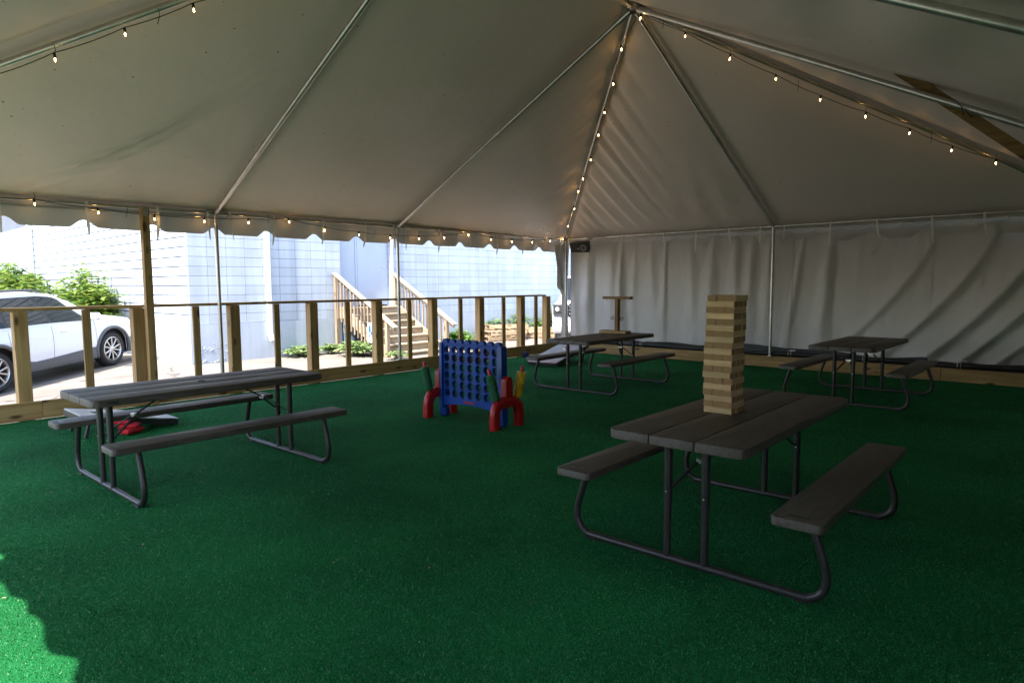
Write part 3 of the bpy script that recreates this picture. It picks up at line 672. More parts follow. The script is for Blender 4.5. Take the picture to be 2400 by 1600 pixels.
bm_ = MB(); p0, p1 = Vector((.03, .70, .60)), Vector((.03, -.75, -.72)); d_ = (p1 - p0).normalized()
bm_.bar(p0, p1, .089, .089, .004); ob = bm_.build('beam_body', M_BRACE, beam)
for v in ob.data.vertices:   # long slanting cut at the upper end
    q = Vector(v.co) - p0
    if q.dot(d_) < .1: v.co = Vector(v.co) + d_ * (.30 * max(0, (q - d_ * q.dot(d_)).z / .089 + .5))
MB().tube([Vector((-.06 + .06 * math.cos(a) , .12 + .10 * math.sin(a) * .7, .10 + .09 * math.sin(a))) for a in [k * PI / 8 for k in range(16)]], .004, 5, closed=True).tube([(-.12, .12, .10), (-.13, .10, .02)], .004, 5).build('cable_tie', M_BLACK, beam)

# ------------------------------------------------------------------ string lights
def bulb_mats():
    m = bpy.data.materials.new('lit_filament'); m.use_nodes = True; t = m.node_tree; t.nodes.clear()
    e = t.nodes.new('ShaderNodeEmission'); o = t.nodes.new('ShaderNodeOutputMaterial'); e.inputs[0].default_value = (1, .58, .22, 1); e.inputs[1].default_value = 24
    t.links.new(e.outputs[0], o.inputs[0])
    gm = bpy.data.materials.new('bulb_glass'); gm.use_nodes = True; t = gm.node_tree; t.nodes.clear()
    o = t.nodes.new('ShaderNodeOutputMaterial'); a = t.nodes.new('ShaderNodeBsdfTransparent'); a.inputs[0].default_value = (1, .93, .80, 1)
    b = t.nodes.new('ShaderNodeBsdfGlossy'); b.inputs['Roughness'].default_value = .08; x = t.nodes.new('ShaderNodeMixShader'); x.inputs[0].default_value = .12
    t.links.new(a.outputs[0], x.inputs[1]); t.links.new(b.outputs[0], x.inputs[2]); t.links.new(x.outputs[0], o.inputs[0])
    return m, gm
M_FIL, M_GLASSB = bulb_mats()
SOCK = MB().lathe([(.010, .0), (.013, -.005), (.013, -.036), (.011, -.04)], 10).mesh('socket', M_WIRE)
GLB = MB().lathe([(.008, -.038), (.013, -.050), (.0155, -.062), (.013, -.075), (.007, -.085), (.001, -.088)], 12, None, False).mesh('bulb', M_GLASSB)
FIL = MB().lathe([(.001, -.046), (.006, -.054), (.007, -.062), (.0045, -.071), (.001, -.075)], 8, None, False).mesh('filament', M_FIL)
def string_light(label, pts, anchors=(), end=None):
    P0 = Vector(pts[0]); st = thing('string_light', label, 'string light', P0, 0, 'warm string lights under the tent roof')
    path = [Vector(p) for p in (([anchors[0]] if anchors else []) + list(pts) + ([anchors[1]] if anchors else []))]
    fine = []
    for a, b in zip(path[:-1], path[1:]):
        for q in range(6): fine.append(a.lerp(b, q / 6) - Vector((0, 0, .025 * 4 * (q / 6) * (1 - q / 6) * min(1, (b - a).length))) - P0)
    fine.append(path[-1] - P0)
    MB().tube(fine, .0042, 6).build('wire', M_WIRE, st)
    for k, p in enumerate(pts):
        tilt = (rnd.uniform(-.22, .22), rnd.uniform(-.22, .22), rnd.uniform(0, 6))
        s = link('socket', SOCK, None, st, Vector(p) - P0, tilt); s.scale = (.85, .85, .92)
        link('bulb', GLB, None, s); link('filament', FIL, None, s)
    for k in range(0, len(fine) - 1, 9):
        p = fine[k]; MB().tube([p + Vector((0, 0, .07)), p + Vector((.012, .004, .03)), p + Vector((0, 0, -.012)), p + Vector((-.01, .006, -.06 if k % 2 else -.01))], .003, 4).build('cable_tie', M_BLACK, st)
FB = [(.7, 8.97, 2.46), (1.32, 8.97, 2.455), (1.937, 8.97, 2.446), (2.56, 8.97, 2.397), (3.192, 8.97, 2.365), (3.816, 8.97, 2.375), (4.418, 8.97, 2.401), (5.024, 8.97, 2.448), (5.633, 8.97, 2.36), (6.256, 8.97, 2.32), (6.882, 8.97, 2.304), (7.498, 8.97, 2.316), (8.105, 8.97, 2.364), (8.717, 8.97, 2.449), (9.332, 8.97, 2.389), (9.943, 8.97, 2.369), (10.566, 8.97, 2.387), (11.186, 8.97, 2.437), (11.609, 8.97, 2.492)]
UPZ = .055
string_light('warm bulb string hung along the scalloped eave above the railing', [(x, y, z + UPZ) for x, y, z in FB], ((-.1, 8.99, 2.5), (11.72, 8.98, 2.5)))
string_light('warm bulb string running down the roof pipe to the speaker corner', [(x - .02, y, z + UPZ) for x, y, z in [(7.464, 4.804, 4.53), (7.837, 5.177, 4.249), (8.242, 5.582, 4.013), (8.626, 5.966, 3.811), (9.086, 6.426, 3.551), (9.58, 6.92, 3.355), (9.996, 7.336, 3.221), (10.415, 7.755, 2.968), (11.015, 8.355, 2.703)]], ((7.2, 4.45, 4.72), (11.6, 8.9, 2.47)))
string_light('warm bulb string along the roof pipe leading away from the curtain post', [(x, y, z + UPZ) for x, y, z in [(7.10, 4.302, 4.686), (7.482, 3.918, 4.476), (7.879, 3.521, 4.228), (8.281, 3.119, 3.992), (8.684, 2.716, 3.749), (9.094, 2.306, 3.558), (9.5, 1.9, 3.36), (9.898, 1.502, 3.151), (10.3, 1.1, 2.996)]], ((7.12, 4.35, 4.75), (11.2, .3, 2.62)))
string_light('short warm bulb string on the sloping roof pipe over the open end', [(x, y, z + UPZ) for x, y, z in [(.82, 7.53, 3.02), (1.24, 7.11, 3.22), (1.658, 6.692, 3.434), (2.074, 6.276, 3.645), (2.482, 5.868, 3.853), (2.9, 5.45, 4.06)]], ((.3, 8.05, 2.80), (3.8, 4.55, 4.62)))
# ------------------------------------------------------------------ picnic tables
def plastic_top():
    m, t, p = mat_base('brown_moulded_plastic'); L = t.links.new; N = t.nodes.new
    tc = N('ShaderNodeTexCoord'); mp = N('ShaderNodeMapping'); mp.inputs['Scale'].default_value = (3, 42, 42); L(tc.outputs['Object'], mp.inputs[0])
    nz = N('ShaderNodeTexNoise'); nz.inputs['Scale'].default_value = 1.6; nz.inputs['Detail'].default_value = 5; nz.inputs['Distortion'].default_value = 1.2; L(mp.outputs[0], nz.inputs['Vector'])
    cr = N('ShaderNodeValToRGB'); e = cr.color_ramp.elements; e[0].position = .35; e[1].position = .65
    e[0].color = (.045, .036, .029, 1); e[1].color = (.10, .081, .066, 1); L(nz.outputs['Fac'], cr.inputs[0])
    oi = N('ShaderNodeObjectInfo'); va = N('ShaderNodeVectorMath'); va.operation = 'ADD'; vs_ = N('ShaderNodeVectorMath'); vs_.operation = 'SCALE'; vs_.inputs[0].default_value = (31, 17, 9); L(oi.outputs['Random'], vs_.inputs['Scale']); L(tc.outputs['Object'], va.inputs[0]); L(vs_.outputs[0], va.inputs[1])
    w1 = N('ShaderNodeTexNoise'); w1.inputs['Scale'].default_value = 3.0; w1.inputs['Detail'].default_value = 8; w1.inputs['Roughness'].default_value = .7; L(va.outputs[0], w1.inputs['Vector'])
    wr = N('ShaderNodeMapRange'); wr.inputs['From Min'].default_value = .50; wr.inputs['From Max'].default_value = .72; wr.inputs['To Max'].default_value = .45; L(w1.outputs['Fac'], wr.inputs['Value'])
    wx = N('ShaderNodeMixRGB'); wx.inputs[2].default_value = (.15, .135, .12, 1); L(wr.outputs[0], wx.inputs[0]); L(cr.outputs[0], wx.inputs[1]); L(wx.outputs[0], p.inputs['Base Color'])
    mr = N('ShaderNodeMapRange'); mr.inputs['To Min'].default_value = .38; mr.inputs['To Max'].default_value = .6; L(nz.outputs['Fac'], mr.inputs['Value']); L(mr.outputs[0], p.inputs['Roughness'])
    bp = N('ShaderNodeBump'); bp.inputs['Strength'].default_value = .8; bp.inputs['Distance'].default_value = .003; L(nz.outputs['Fac'], bp.inputs['Height']); L(bp.outputs[0], p.inputs['Normal'])
    return m
M_PLAS = plastic_top()
def rounded_slab(x0, x1, y0, y1, z0, z1, radii, e=.006, seg=6):
    # outline with per-corner radii (order: x0y0, x1y0, x1y1, x0y1), top edge eased by e
    def ring(ins, z):
        pts = []
        for (cx, cy, sx, sy, a0), r in zip(((x0, y0, 1, 1, PI), (x1, y0, -1, 1, 1.5 * PI), (x1, y1, -1, -1, 0), (x0, y1, 1, -1, .5 * PI)), radii):
            ox, oy = cx + sx * ins, cy + sy * ins; rr = max(r - ins, .0005)
            for k in range(seg + 1):
                a = a0 + .5 * PI * k / seg; pts.append((ox + sx * rr + rr * math.cos(a), oy + sy * rr + rr * math.sin(a), z))
        return pts
    rings = [ring(e * .5, z0), ring(0, z0 + e * .5), ring(0, z1 - e), ring(e * .35, z1 - e * .3), ring(e, z1)]
    n = len(rings[0]); m = MB(); vs = [p for r in rings for p in r]; fs = []
    for i in range(len(rings) - 1):
        for k in range(n): fs.append((i * n + k, i * n + (k + 1) % n, (i + 1) * n + (k + 1) % n, (i + 1) * n + k))
    fs.append(tuple(range(n))[::-1]); fs.append(tuple((len(rings) - 1) * n + k for k in range(n)))
    return m.add(vs, fs)
def arcpts(pts, n=8):
    # Catmull-Rom through the points
    P = [Vector(p) for p in pts]; out = []
    for i in range(len(P) - 1):
        a = P[i - 1] if i else P[0] * 2 - P[1]; b, c = P[i], P[i + 1]; d = P[i + 2] if i + 2 < len(P) else P[-1] * 2 - P[-2]
        for k in range(n):
            t = k / n; out.append(.5 * ((2 * b) + (c - a) * t + (2 * a - 5 * b + 4 * c - d) * t * t + (3 * b - a - 3 * c + d) * t ** 3))
    out.append(P[-1]); return out
def make_table(label, loc, rz):
    t = thing('picnic_table', label, 'picnic table', loc, rz, 'dark folding picnic tables on the turf')
    X, Y = .9145, .381; w = 2 * Y / 3; g = .0035
    for k in range(3):
        y0, y1 = -Y + w * k + (g if k else 0), -Y + w * (k + 1) - (g if k < 2 else 0)
        r = [.004] * 4
        if k == 0: r[0] = r[1] = .055
        if k == 2: r[2] = r[3] = .055
        rounded_slab(-X, X, y0, y1, .685, .737, r).build('plank', M_PLAS, t, smooth=40)
    MB().box((0, 0, .70), (1.80, .735, .02)).build('top_core', M_PLAS, t, smooth=0)
    cap = MB().lathe([(.034, .737), (.034, .741), (.026, .7425), (.026, .739), (.001, .739)], 18).build('umbrella_cap', M_FRAME, t)
    for s in (-1, 1):
        b = rounded_slab(-X, X, min(s * .5045, s * .7385), max(s * .5045, s * .7385), .41, .454, [.032] * 4).build('bench_seat', M_PLAS, t, smooth=40)
        # maker's plate moulded in the bench end
        MB().box((-X + .06, s * .62, .4545), (.025, .1, .0016), b=.0006).build('nameplate', M_FRAME, b)
    MB().box((-X + .13, -Y - .0004, .712), (.075, .0022, .018), b=.0008).build('nameplate', M_FRAME, t)
    for s in (-1, 1):
        fx = s * .725; r = .0205
        side = [(.632, .415), (.652, .36), (.690, .245), (.712, .155), (.700, .075), (.645, .030), (.56, .0215)]
        path = arcpts([(fx, y, z) for y, z in side] + [(fx, 0, .0215)] + [(fx, -y, z) for y, z in side[::-1]], 5)
        MB().tube(path, r, 12).build('leg_frame', M_FRAME, t, smooth=60)
        for y in (-.108, .108):
            MB().tube([(fx, y, .03), (fx, y, .36)], .0205, 12).tube([(fx, y, .335), (fx, y, .69)], .0235, 12).build('upright', M_FRAME, t)
            bl = MB()
            bl.lathe([(.0055, 0), (.0055, .004), (.001, .005)], 8, TR(fx - s * .0 - .022, y, .395) @ RY(-PI / 2)); bl.build('bolt', M_STEEL, t)
            MB().bar((fx - s * .02, y, .40), (fx - s * .20, y * .25, .535), .024, .008, .002).build('brace', M_BLACK, t)
        MB().bar((fx - s * .19, 0, .53), (fx - s * .46, 0, .69), .032, .010, .002).build('brace', M_BLACK, t)
        MB().box((fx - s * .2, 0, .535), (.03, .07, .03), b=.004).build('hinge', M_STEEL, t)
        for y in (-.6, .6): MB().box((fx, y, .006), (.05, .075, .012), b=.004).build('foot_pad', M_BLACK, t)
        MB().box((fx, 0, .687), (.05, .30, .014), b=.003).build('mount_plate', M_BLACK, t)
    return t
T1 = make_table('dark brown picnic table carrying the wooden block tower', (3.886, 1.615, 0), .016)
def table_copy(label, loc, rz):
    c = copy_tree(T1); c.location = loc; c.rotation_euler = (0, 0, rz); c['label'] = label; return c
table_copy('dark picnic table standing alone close to the timber railing', (2.258, 5.508, 0), .017)
table_copy('dark picnic table carrying the hook and ring game', (8.132, 5.531, 0), .023)
table_copy('bare dark picnic table in the shadow by the curtain', (9.466, 2.351, 0), .0)
# hanging cable tie on the near table upright
# ------------------------------------------------------------------ tower of wooden blocks
ORD = ['top', 'second', 'third', 'fourth', 'fifth', 'sixth', 'seventh', 'eighth', 'ninth', 'tenth', 'eleventh', 'twelfth', 'thirteenth', 'fourteenth', 'fifteenth', 'sixteenth', 'seventeenth', 'eighteenth', 'nineteenth', 'bottom']
LX = [128, 113, 115, 110, 113, 104, 108, 105, 95, 88, 93, 92, 90, 85, 92, 90, 88, 100, 95, 100]
def make_tower():
    bl, bw, bh = .178, .0578, .03565
    me = MB().box((0, 0, 0), (bl, bw, bh - .0006), b=.0018).mesh('wooden_block', M_BLK, 0)
    g = random.Random(4); cx, cy = 3.741 + bl / 2, 1.612 + bl / 2
    for k in range(20):
        z = .737 + bh * (19 - k) + bh / 2
        dy = (97 - LX[k] + (19 - k) * 1.0 * .8) * .00055 + .001; dx = .004 * math.sin(k * 1.9) - (.012 if k > 12 else 0) * .3
        gaps = sorted([g.uniform(0, .0035) for _ in range(2)])
        for j in range(3):
            off = (j - 1) * (bw + .0022) + (g.uniform(-.0012, .0012)); sl_ = g.uniform(-.004, .004)
            if k % 2 == 0: p, r = (cx + dx + sl_, cy + dy - off, z), g.gauss(0, .008); w = ('first', 'middle', 'last')[j]
            else: p, r = (cx + dx + off, cy + dy + sl_, z), PI / 2 + g.gauss(0, .008); w = ('front', 'middle', 'back')[j]
            o = link('wooden_block', me, None, None, p, (0, 0, r))
            if k % 2 == 0: lab = f'{w} of three end-grain wooden blocks in the {ORD[k]} layer of the tower' if k else f'{w} of three end-grain wooden blocks topping the tower'
            else: lab = f'{w} of three crosswise wooden blocks in the {ORD[k]} layer of the tower'
            tag(o, lab, 'block', 'wooden blocks of the stacked tower')
make_tower()

# ------------------------------------------------------------------ giant four in a row game
M_BLUE = pm('blue_plastic', (.004, .050, .30), .36, 0, .2, 4, .08, 90, rvar=.08, spec=.35); M_RED = pm('red_plastic', (.42, .008, .010), .35, 0, .12, 4, .08, 90)
M_GRN = pm('green_plastic', (.0, .11, .035), .38, 0, .1, 9); M_YEL = pm('yellow_plastic', (.62, .40, .015), .38, 0, .1, 9)
def make_game():
    gm = thing('four_in_a_row_game', 'giant blue four in a row board on red plastic stands', 'game', (5.05, 5.17, 0))
    # board: local y across (+y to the left stand), thickness in x
    ny, nz, c = 7, 6, .1265; z0 = .235; y0 = -ny * c / 2; th = .027; rr = .044; cz = .1005
    m = MB(); K = 28
    sq = []
    for k in range(K):
        a = 2 * PI * k / K + PI / 4; q = a - PI / 4; f = (k % (K // 4)) / (K // 4); s_ = k // (K // 4)
        cr = [(.5, .5), (-.5, .5), (-.5, -.5), (.5, -.5)]; p, n_ = cr[s_], cr[(s_ + 1) % 4]
        sq.append(((p[0] + (n_[0] - p[0]) * f) * c, (p[1] + (n_[1] - p[1]) * f) * cz, a))
    for i in range(ny):
        for j in range(nz):
            oy, oz = y0 + c * (i + .5), z0 + cz * (j + .5); vs = []; fs = []
            for x, R_ in ((-th, None), (-th, rr + .004), (-th + .004, rr), (th - .004, rr), (th, rr + .004), (th, None)):
                for sy, sz, a in sq:
                    vs.append((x, oy + (sy if R_ is None else R_ * math.cos(a)), oz + (sz if R_ is None else R_ * math.sin(a))))
            for r in range(5):
                for k in range(K): fs.append((r * K + k, r * K + (k + 1) % K, (r + 1) * K + (k + 1) % K, (r + 1) * K + k))
            m.add(vs, fs)
    bm = bmesh.new(); me = m.mesh('board', M_BLUE, 0, False); bm.from_mesh(me); bmesh.ops.remove_doubles(bm, verts=bm.verts, dist=.0006); bmesh.ops.recalc_face_normals(bm, faces=bm.faces); bm.to_mesh(me); bm.free()
    me.polygons.foreach_set('use_smooth', [True] * len(me.polygons)); me.set_sharp_from_angle(angle=math.radians(40))
    link('board', me, None, gm)
    yb = ny * c / 2; zt = z0 + nz * cz
    for s in (-1, 1):   # thick rounded side frames, leaning slightly
        f = MB(); poly = [(-.055, .05), (.055, .05), (.055, zt + .0), (.048, zt + .025), (-.048, zt + .025), (-.055, zt)]
        n = len(poly); y_a, y_b = s * (yb - .004), s * (yb + .058)
        f.add([(x, y_a, z) for x, z in poly] + [(x * .8, y_b - s * .02 * max(0, (z - .3)) , z) for x, z in poly], [tuple(range(n)), tuple(range(2 * n - 1, n - 1, -1))] + [(k, (k + 1) % n, n + (k + 1) % n, n + k) for k in range(n)])
        f.build('side_frame', M_BLUE, gm)
        MB().box((0, s * (yb + .01), .06), (.105, .10, .12), b=.025).build('board_foot', M_BLUE, gm)
    # top rim with eight rounded bumps, bottom skirt with an arched edge
    tr = MB(); tr.box((0, 0, zt + .010), (.075, 2 * yb + .02, .026), b=.01); tr.build('top_rim', M_BLUE, gm)
    for k in range(8):
        yy = -yb + .03 + (2 * yb - .06) * k / 7
        MB().lathe([(.046, -.026), (.052, -.020), (.052, .020), (.046, .026)], 20, TR(0, yy, zt + .016) @ RY(PI / 2)).build('top_bump', M_BLUE, gm)
    sk = MB()
    def fs_(x):
        def fn(u, v):
            yy = -yb + 2 * yb * u; zb = .13 + .045 * (1 - (2 * u - 1) ** 2)
            return (x, yy, zb + (z0 + .002 - zb) * v)
        return fn
    sk.grid(fs_(-.03), 24, 2); sk.grid(fs_(.03), 24, 2)
    sk.grid(lambda u, v: (-.03 + .06 * v, -yb + 2 * yb * u, .13 + .045 * (1 - (2 * u - 1) ** 2)), 24, 1)
    sk.build('bottom_skirt', M_BLUE, gm)
    MB().box((-.0325, .02, .205), (.004, .17, .02), RX(-.0), .0015).build('label_strip', M_RED, gm)
    MB().box((-th - .002, 0, zt - .006), (.006, 2 * yb, .008), b=.002).build('rim_line', M_BLUE, gm)
    # red stands: an arch with two feet and a rounded upright, one at each end
    for s in (-1, 1):
        yc = s * (yb + .085)
        def leg(sx):
            pts = arcpts([(0, .30), (.085 * sx, .295), (.155 * sx, .255), (.185 * sx, .18), (.188 * sx, .1), (.188 * sx, .0)], 4)
            return pts
        st = MB()
        for sx in (-1, 1):
            pts = arcpts([(0, 0, .285), (.08 * sx, 0, .28), (.15 * sx, 0, .245), (.182 * sx, 0, .18), (.188 * sx, 0, .1), (.188 * sx, 0, 0)], 5)
            # flattened section: width .1 in the arch plane, .075 across
            vs = []; n = 12
            for i, p in enumerate(pts):
                a = pts[max(0, i - 1)]; b = pts[min(len(pts) - 1, i + 1)]; d = (b - a).normalized(); nn = Vector((d.z, 0, -d.x))
                for k in range(n):
                    an = 2 * PI * k / n; ca, sa = math.cos(an), math.sin(an)
                    ca = math.copysign(abs(ca) ** .5, ca); sa = math.copysign(abs(sa) ** .5, sa)
                    w_ = .056 if i < len(pts) - 1 else .052
                    vs.append(p + nn * ca * w_ + Vector((0, 1, 0)) * sa * .042 + Vector((0, yc, 0)))
            fs = [(i * n + k, i * n + (k + 1) % n, (i + 1) * n + (k + 1) % n, (i + 1) * n + k) for i in range(len(pts) - 1) for k in range(n)]
            fs.append(tuple((len(pts) - 1) * n + k for k in range(n)))
            MB().add(vs, fs).build('stand_leg', M_RED, gm, smooth=60)
        up = [(-.05, .22), (.05, .22), (.05, .50)] + [(.05 * math.cos(a), .50 + .05 * math.sin(a)) for a in [PI * k / 8 for k in range(1, 8)]] + [(-.05, .50)]
        MB().prism(up, .075, None, yc - .0375).build('stand_upright', M_RED, gm)
    # ring pegs leaning outwards: (stand, front/back, ring colour)
    pegs = []
    for s, fx, mat, nm, place in ((1, -1, M_GRN, 'green', 'peg beside the railing'), (-1, -1, M_GRN, 'green', 'peg before the yellow ones'), (-1, 1, M_YEL, 'yellow', 'rear peg'), (1, 1, M_RED, 'red', None)):
        if place is None: continue
        base = Vector((fx * .165, s * (yb + .085), .30)); lean = Vector((fx * .10, s * .16 if s > 0 else .22 * (1 if fx < 0 else -.0), 1)).normalized()
        if s < 0 and fx > 0: lean = Vector((.10, -.14, 1)).normalized()
        MB().tube([base - lean * .04, base + lean * .325, base + lean * .343, base + lean * .352], [.021, .019, .014, .004], 12).build('peg', M_RED, gm)
        pegs.append((base, lean, mat, nm, place))
    return pegs, gm
PEGS, GM = make_game()
RINGP = [(.022, .003), (.044, .0), (.0485, .004), (.0485, .0205), (.044, .0245), (.022, .0215)]
for base, lean, mat, nm, place in PEGS:
    mb = MB().lathe(RINGP + [RINGP[0]], 26, None, False)
    for k in range(8):
        a = 2 * PI * k / 8; mb.box((.047 * math.cos(a), .047 * math.sin(a), .0122), (.008, .012, .02), RZ(a), .002)
    me = mb.mesh('game_ring', mat, 40)
    q = lean.to_track_quat('Z', 'Y').to_euler(); g = random.Random(len(nm))
    for k in range(11):
        p = base + lean * (.012 + .0252 * k) + Vector((5.05, 5.17, 0))
        o = link('game_ring', me, None, None, p + Vector((g.uniform(-.002, .002), g.uniform(-.002, .002), 0)), (q.x, q.y, q.z))
        w = ['lowest', 'second lowest', 'third lowest', 'fourth lowest', 'fifth lowest', 'middle', 'fifth highest', 'fourth highest', 'third highest', 'second highest', 'topmost'][k]
        tag(o, f'{w} {nm} game ring on the {place}', 'ring', 'plastic rings stacked on the game pegs')

# ------------------------------------------------------------------ hook and ring game on the far table
hk = thing('hook_and_ring_game', 'wooden hook and ring game standing on the far table', 'game', (8.775, 5.73, .737))
MB().box((0, 0, .02), (.17, .50, .04), b=.004).build('base', M_HOOKB, hk)
MB().box((.0, -.045, .29), (.075, .06, .50), b=.004).build('post', M_HOOK, hk)
MB().box((0, -.045, .557), (.085, .51, .042), b=.004).build('crossbar', M_HOOKB if False else M_HOOK, hk)
for s in (-1, 1):
    MB().tube([(0, -.045 + s * .2, .54), (0, -.045 + s * .2, .52), (0, -.045 + s * .207, .512)], .003, 5).build('eyelet', M_BLACK, hk)
    rc = Vector((-.01, -.045 + s * .09, .235 + .006 * s))
    MB().tube([(0, -.045 + s * .2, .515), (-.004, -.045 + s * .16, .40), rc + Vector((0, s * .02, .02))], .0011, 4).build('string', M_STRAP, hk)
    MB().tube([rc + Vector((.012 * math.sin(a * 1), .024 * math.cos(a), .024 * math.sin(a))) for a in [k * PI / 9 for k in range(18)]], .0045, 6, closed=True).build('ring', M_BLACK, hk)
    MB().tube([(0, -.045 + s * .03, .225), (-.005, -.045 + s * .05, .222), (-.012, -.045 + s * .062, .226), (-.016, -.045 + s * .066, .238)], .0032, 6).build('hook', M_BLACK, hk)

# ------------------------------------------------------------------ cornhole boards and bean bags
def cornhole(label, loc, rz, L, W_, zf, zb, tint):
    t = thing('cornhole_board', label, 'game board', loc, rz, 'slanted bean bag toss boards')
    m, tt, p = mat_base('board_print'); LN = tt.links.new; N = tt.nodes.new
    tc = N('ShaderNodeTexCoord'); nz = N('ShaderNodeTexNoise'); nz.inputs['Scale'].default_value = 5; nz.inputs['Detail'].default_value = 5; LN(tc.outputs['Object'], nz.inputs['Vector'])
    cr = N('ShaderNodeValToRGB'); e = cr.color_ramp.elements; e[0].position = .3; e[1].position = .7; e[0].color = (.40, .37, .35, 1); e[1].color = (.62, .60, .59, 1); LN(nz.outputs['Fac'], cr.inputs[0])
    sp = N('ShaderNodeSeparateXYZ'); LN(tc.outputs['Object'], sp.inputs[0])
    mr = N('ShaderNodeMapRange'); mr.inputs['From Min'].default_value = L * .30; mr.inputs['From Max'].default_value = L * .36; LN(sp.outputs[0], mr.inputs['Value'])
    mx = N('ShaderNodeMixRGB'); mx.inputs[2].default_value = rgb(tint); LN(cr.outputs[0], mx.inputs[1])
    m5 = N('ShaderNodeMath'); m5.operation = 'MULTIPLY'; m5.inputs[1].default_value = .28; LN(mr.outputs[0], m5.inputs[0]); LN(m5.outputs[0], mx.inputs[0]); LN(mx.outputs[0], p.inputs['Base Color']); p.inputs['Roughness'].default_value = .45
    # front edge at +x (low), back edge at -x (high); hole near the back
    sl_ = math.atan2(zb - zf, L); M0 = TR(0, 0, (zb + zf) / 2 - .006) @ RY(sl_)
    K = 32; hx, hr = -L / 2 + .23, .076; sh = L / math.cos(sl_) / 2; wv = W_ / 2
    top = MB(); outer = []
    for k in range(K):
        a = 2 * PI * (k + .5) / K; ca, sa = math.cos(a), math.sin(a)
        tx = ((sh - hx) if ca > 0 else (sh + hx)) / max(abs(ca), 1e-6); ty = wv / max(abs(sa), 1e-6); q = min(tx, ty)
        outer.append((hx + ca * q, sa * q))
    vs = []
    for z in (.006, -.006):
        vs += [(x, y, z) for x, y in outer]; vs += [(hx + hr * math.cos(2 * PI * (k + .5) / K), hr * math.sin(2 * PI * (k + .5) / K), z) for k in range(K)]
    fs = []
    for k in range(K):
        j = (k + 1) % K; fs += [(k, j, K + j, K + k), (2 * K + k, 3 * K + k, 3 * K + j, 2 * K + j), (K + k, K + j, 3 * K + j, 3 * K + k), (k, 2 * K + k, 2 * K + j, j)]
    # fill the four corner triangles left by the radial outline
    n0 = len(vs); cs = [(sh, wv), (-sh, wv), (-sh, -wv), (sh, -wv)]
    for z in (.006, -.006): vs += [(x, y, z) for x, y in cs]
    for q, (cx, cy) in enumerate(cs):
        best = None
        for k in range(K):
            j = (k + 1) % K; A, B2 = outer[k], outer[j]
            onx = lambda P_: abs(abs(P_[0]) - sh) < 1e-6; ony = lambda P_: abs(abs(P_[1]) - wv) < 1e-6
            if (onx(A) != onx(B2) or ony(A) != ony(B2)) and (A[0] + B2[0]) * cx > 0 and (A[1] + B2[1]) * cy > 0: fs += [(k, n0 + q, j), (2 * K + k, 2 * K + j, n0 + 4 + q)]
    top.add(vs, fs, M0); top.build('deck', m, t, smooth=0)
    for s in (-1, 1):
        fr = MB().box((0, s * (wv - .01), -.035), (2 * sh - .002, .018, .058)); MB().add([M0 @ Vector(v) for v in fr.v], fr.f).build('side_board', M_FRAME, t, smooth=0)
        e2 = MB().box((s * (sh - .011), 0, -.035), (.02, W_ - .04, .058)); MB().add([M0 @ Vector(v) for v in e2.v], e2.f).build('end_board', M_FRAME, t, smooth=0)
    for s in (-1, 1):
        MB().bar((-L / 2 + .09, s * (wv - .045), zb - .05), (-L / 2 + .04, s * (wv - .045), 0), .03, .035, .004, (0, 1, 0)).build('back_leg', M_FRAME, t)
    return t
cornhole('slanted bean bag board lying behind the table near the railing', (2.34, 7.78, 0), 0.0, .92, .60, .075, .245, (.25, .27, .5))
cornhole('slanted bean bag board in the corner by the hook game table', (9.863, 7.74, 0), math.radians(189.5), 1.21, .61, .085, .30, (.6, .12, .14))
def bag(name, label, cat, loc, rz, mat, group, sc=(.075, .07, .03)):
    g = random.Random(hash(label) % 1000 if False else len(label))
    def fn(u, v):
        a, b = (u - .5) * 2, (v - .5) * 2
        return a, b
    m = MB(); n = 14
    for sgn in (1, -1):
        m.grid(lambda u, v: (lambda a, b: (a * sc[0] * (1 - .10 * (1 - b * b)), b * sc[1] * (1 - .10 * (1 - a * a)), sc[2] + sgn * sc[2] * ((1 - a ** 4) * (1 - b ** 4)) ** .5 * (1 + .25 * mnoise.noise(Vector((a * 1.6, b * 1.6, len(label) * .37))))))((u - .5) * 2, (v - .5) * 2), n, n)
    return tag(m.build(name, mat, smooth=180, loc=loc, rot=(rnd.uniform(-.06, .06), rnd.uniform(-.06, .06), rz)), label, cat, group)
M_RCL = pm('red_canvas', (.50, .012, .022), .85, 0, .2, 25, .4, 300); M_BCL = pm('navy_canvas', (.012, .014, .07), .85, 0, .2, 25, .4, 300)
G_ = 'red bean bags piled by the railing table'
bag('bean_bag', 'red bean bag at the bottom of the pile on the turf', 'bean bag', (2.30, 7.40, .002), .3, M_RCL, G_, (.10, .09, .034))
bag('bean_bag', 'red bean bag in the middle of the pile', 'bean bag', (2.29, 7.41, .055), -.5, M_RCL, G_, (.095, .085, .030))
bag('bean_bag', 'red bean bag on top of the pile', 'bean bag', (2.25, 7.44, .105), .9, M_RCL, G_, (.085, .08, .032))
o = bag('bean_bag', 'navy blue bean bag propped against the corner game board', 'bean bag', (9.96, 8.66, .07), .2, M_BCL, None, (.08, .08, .03)); o.rotation_euler = (.4, 1.1, .6)

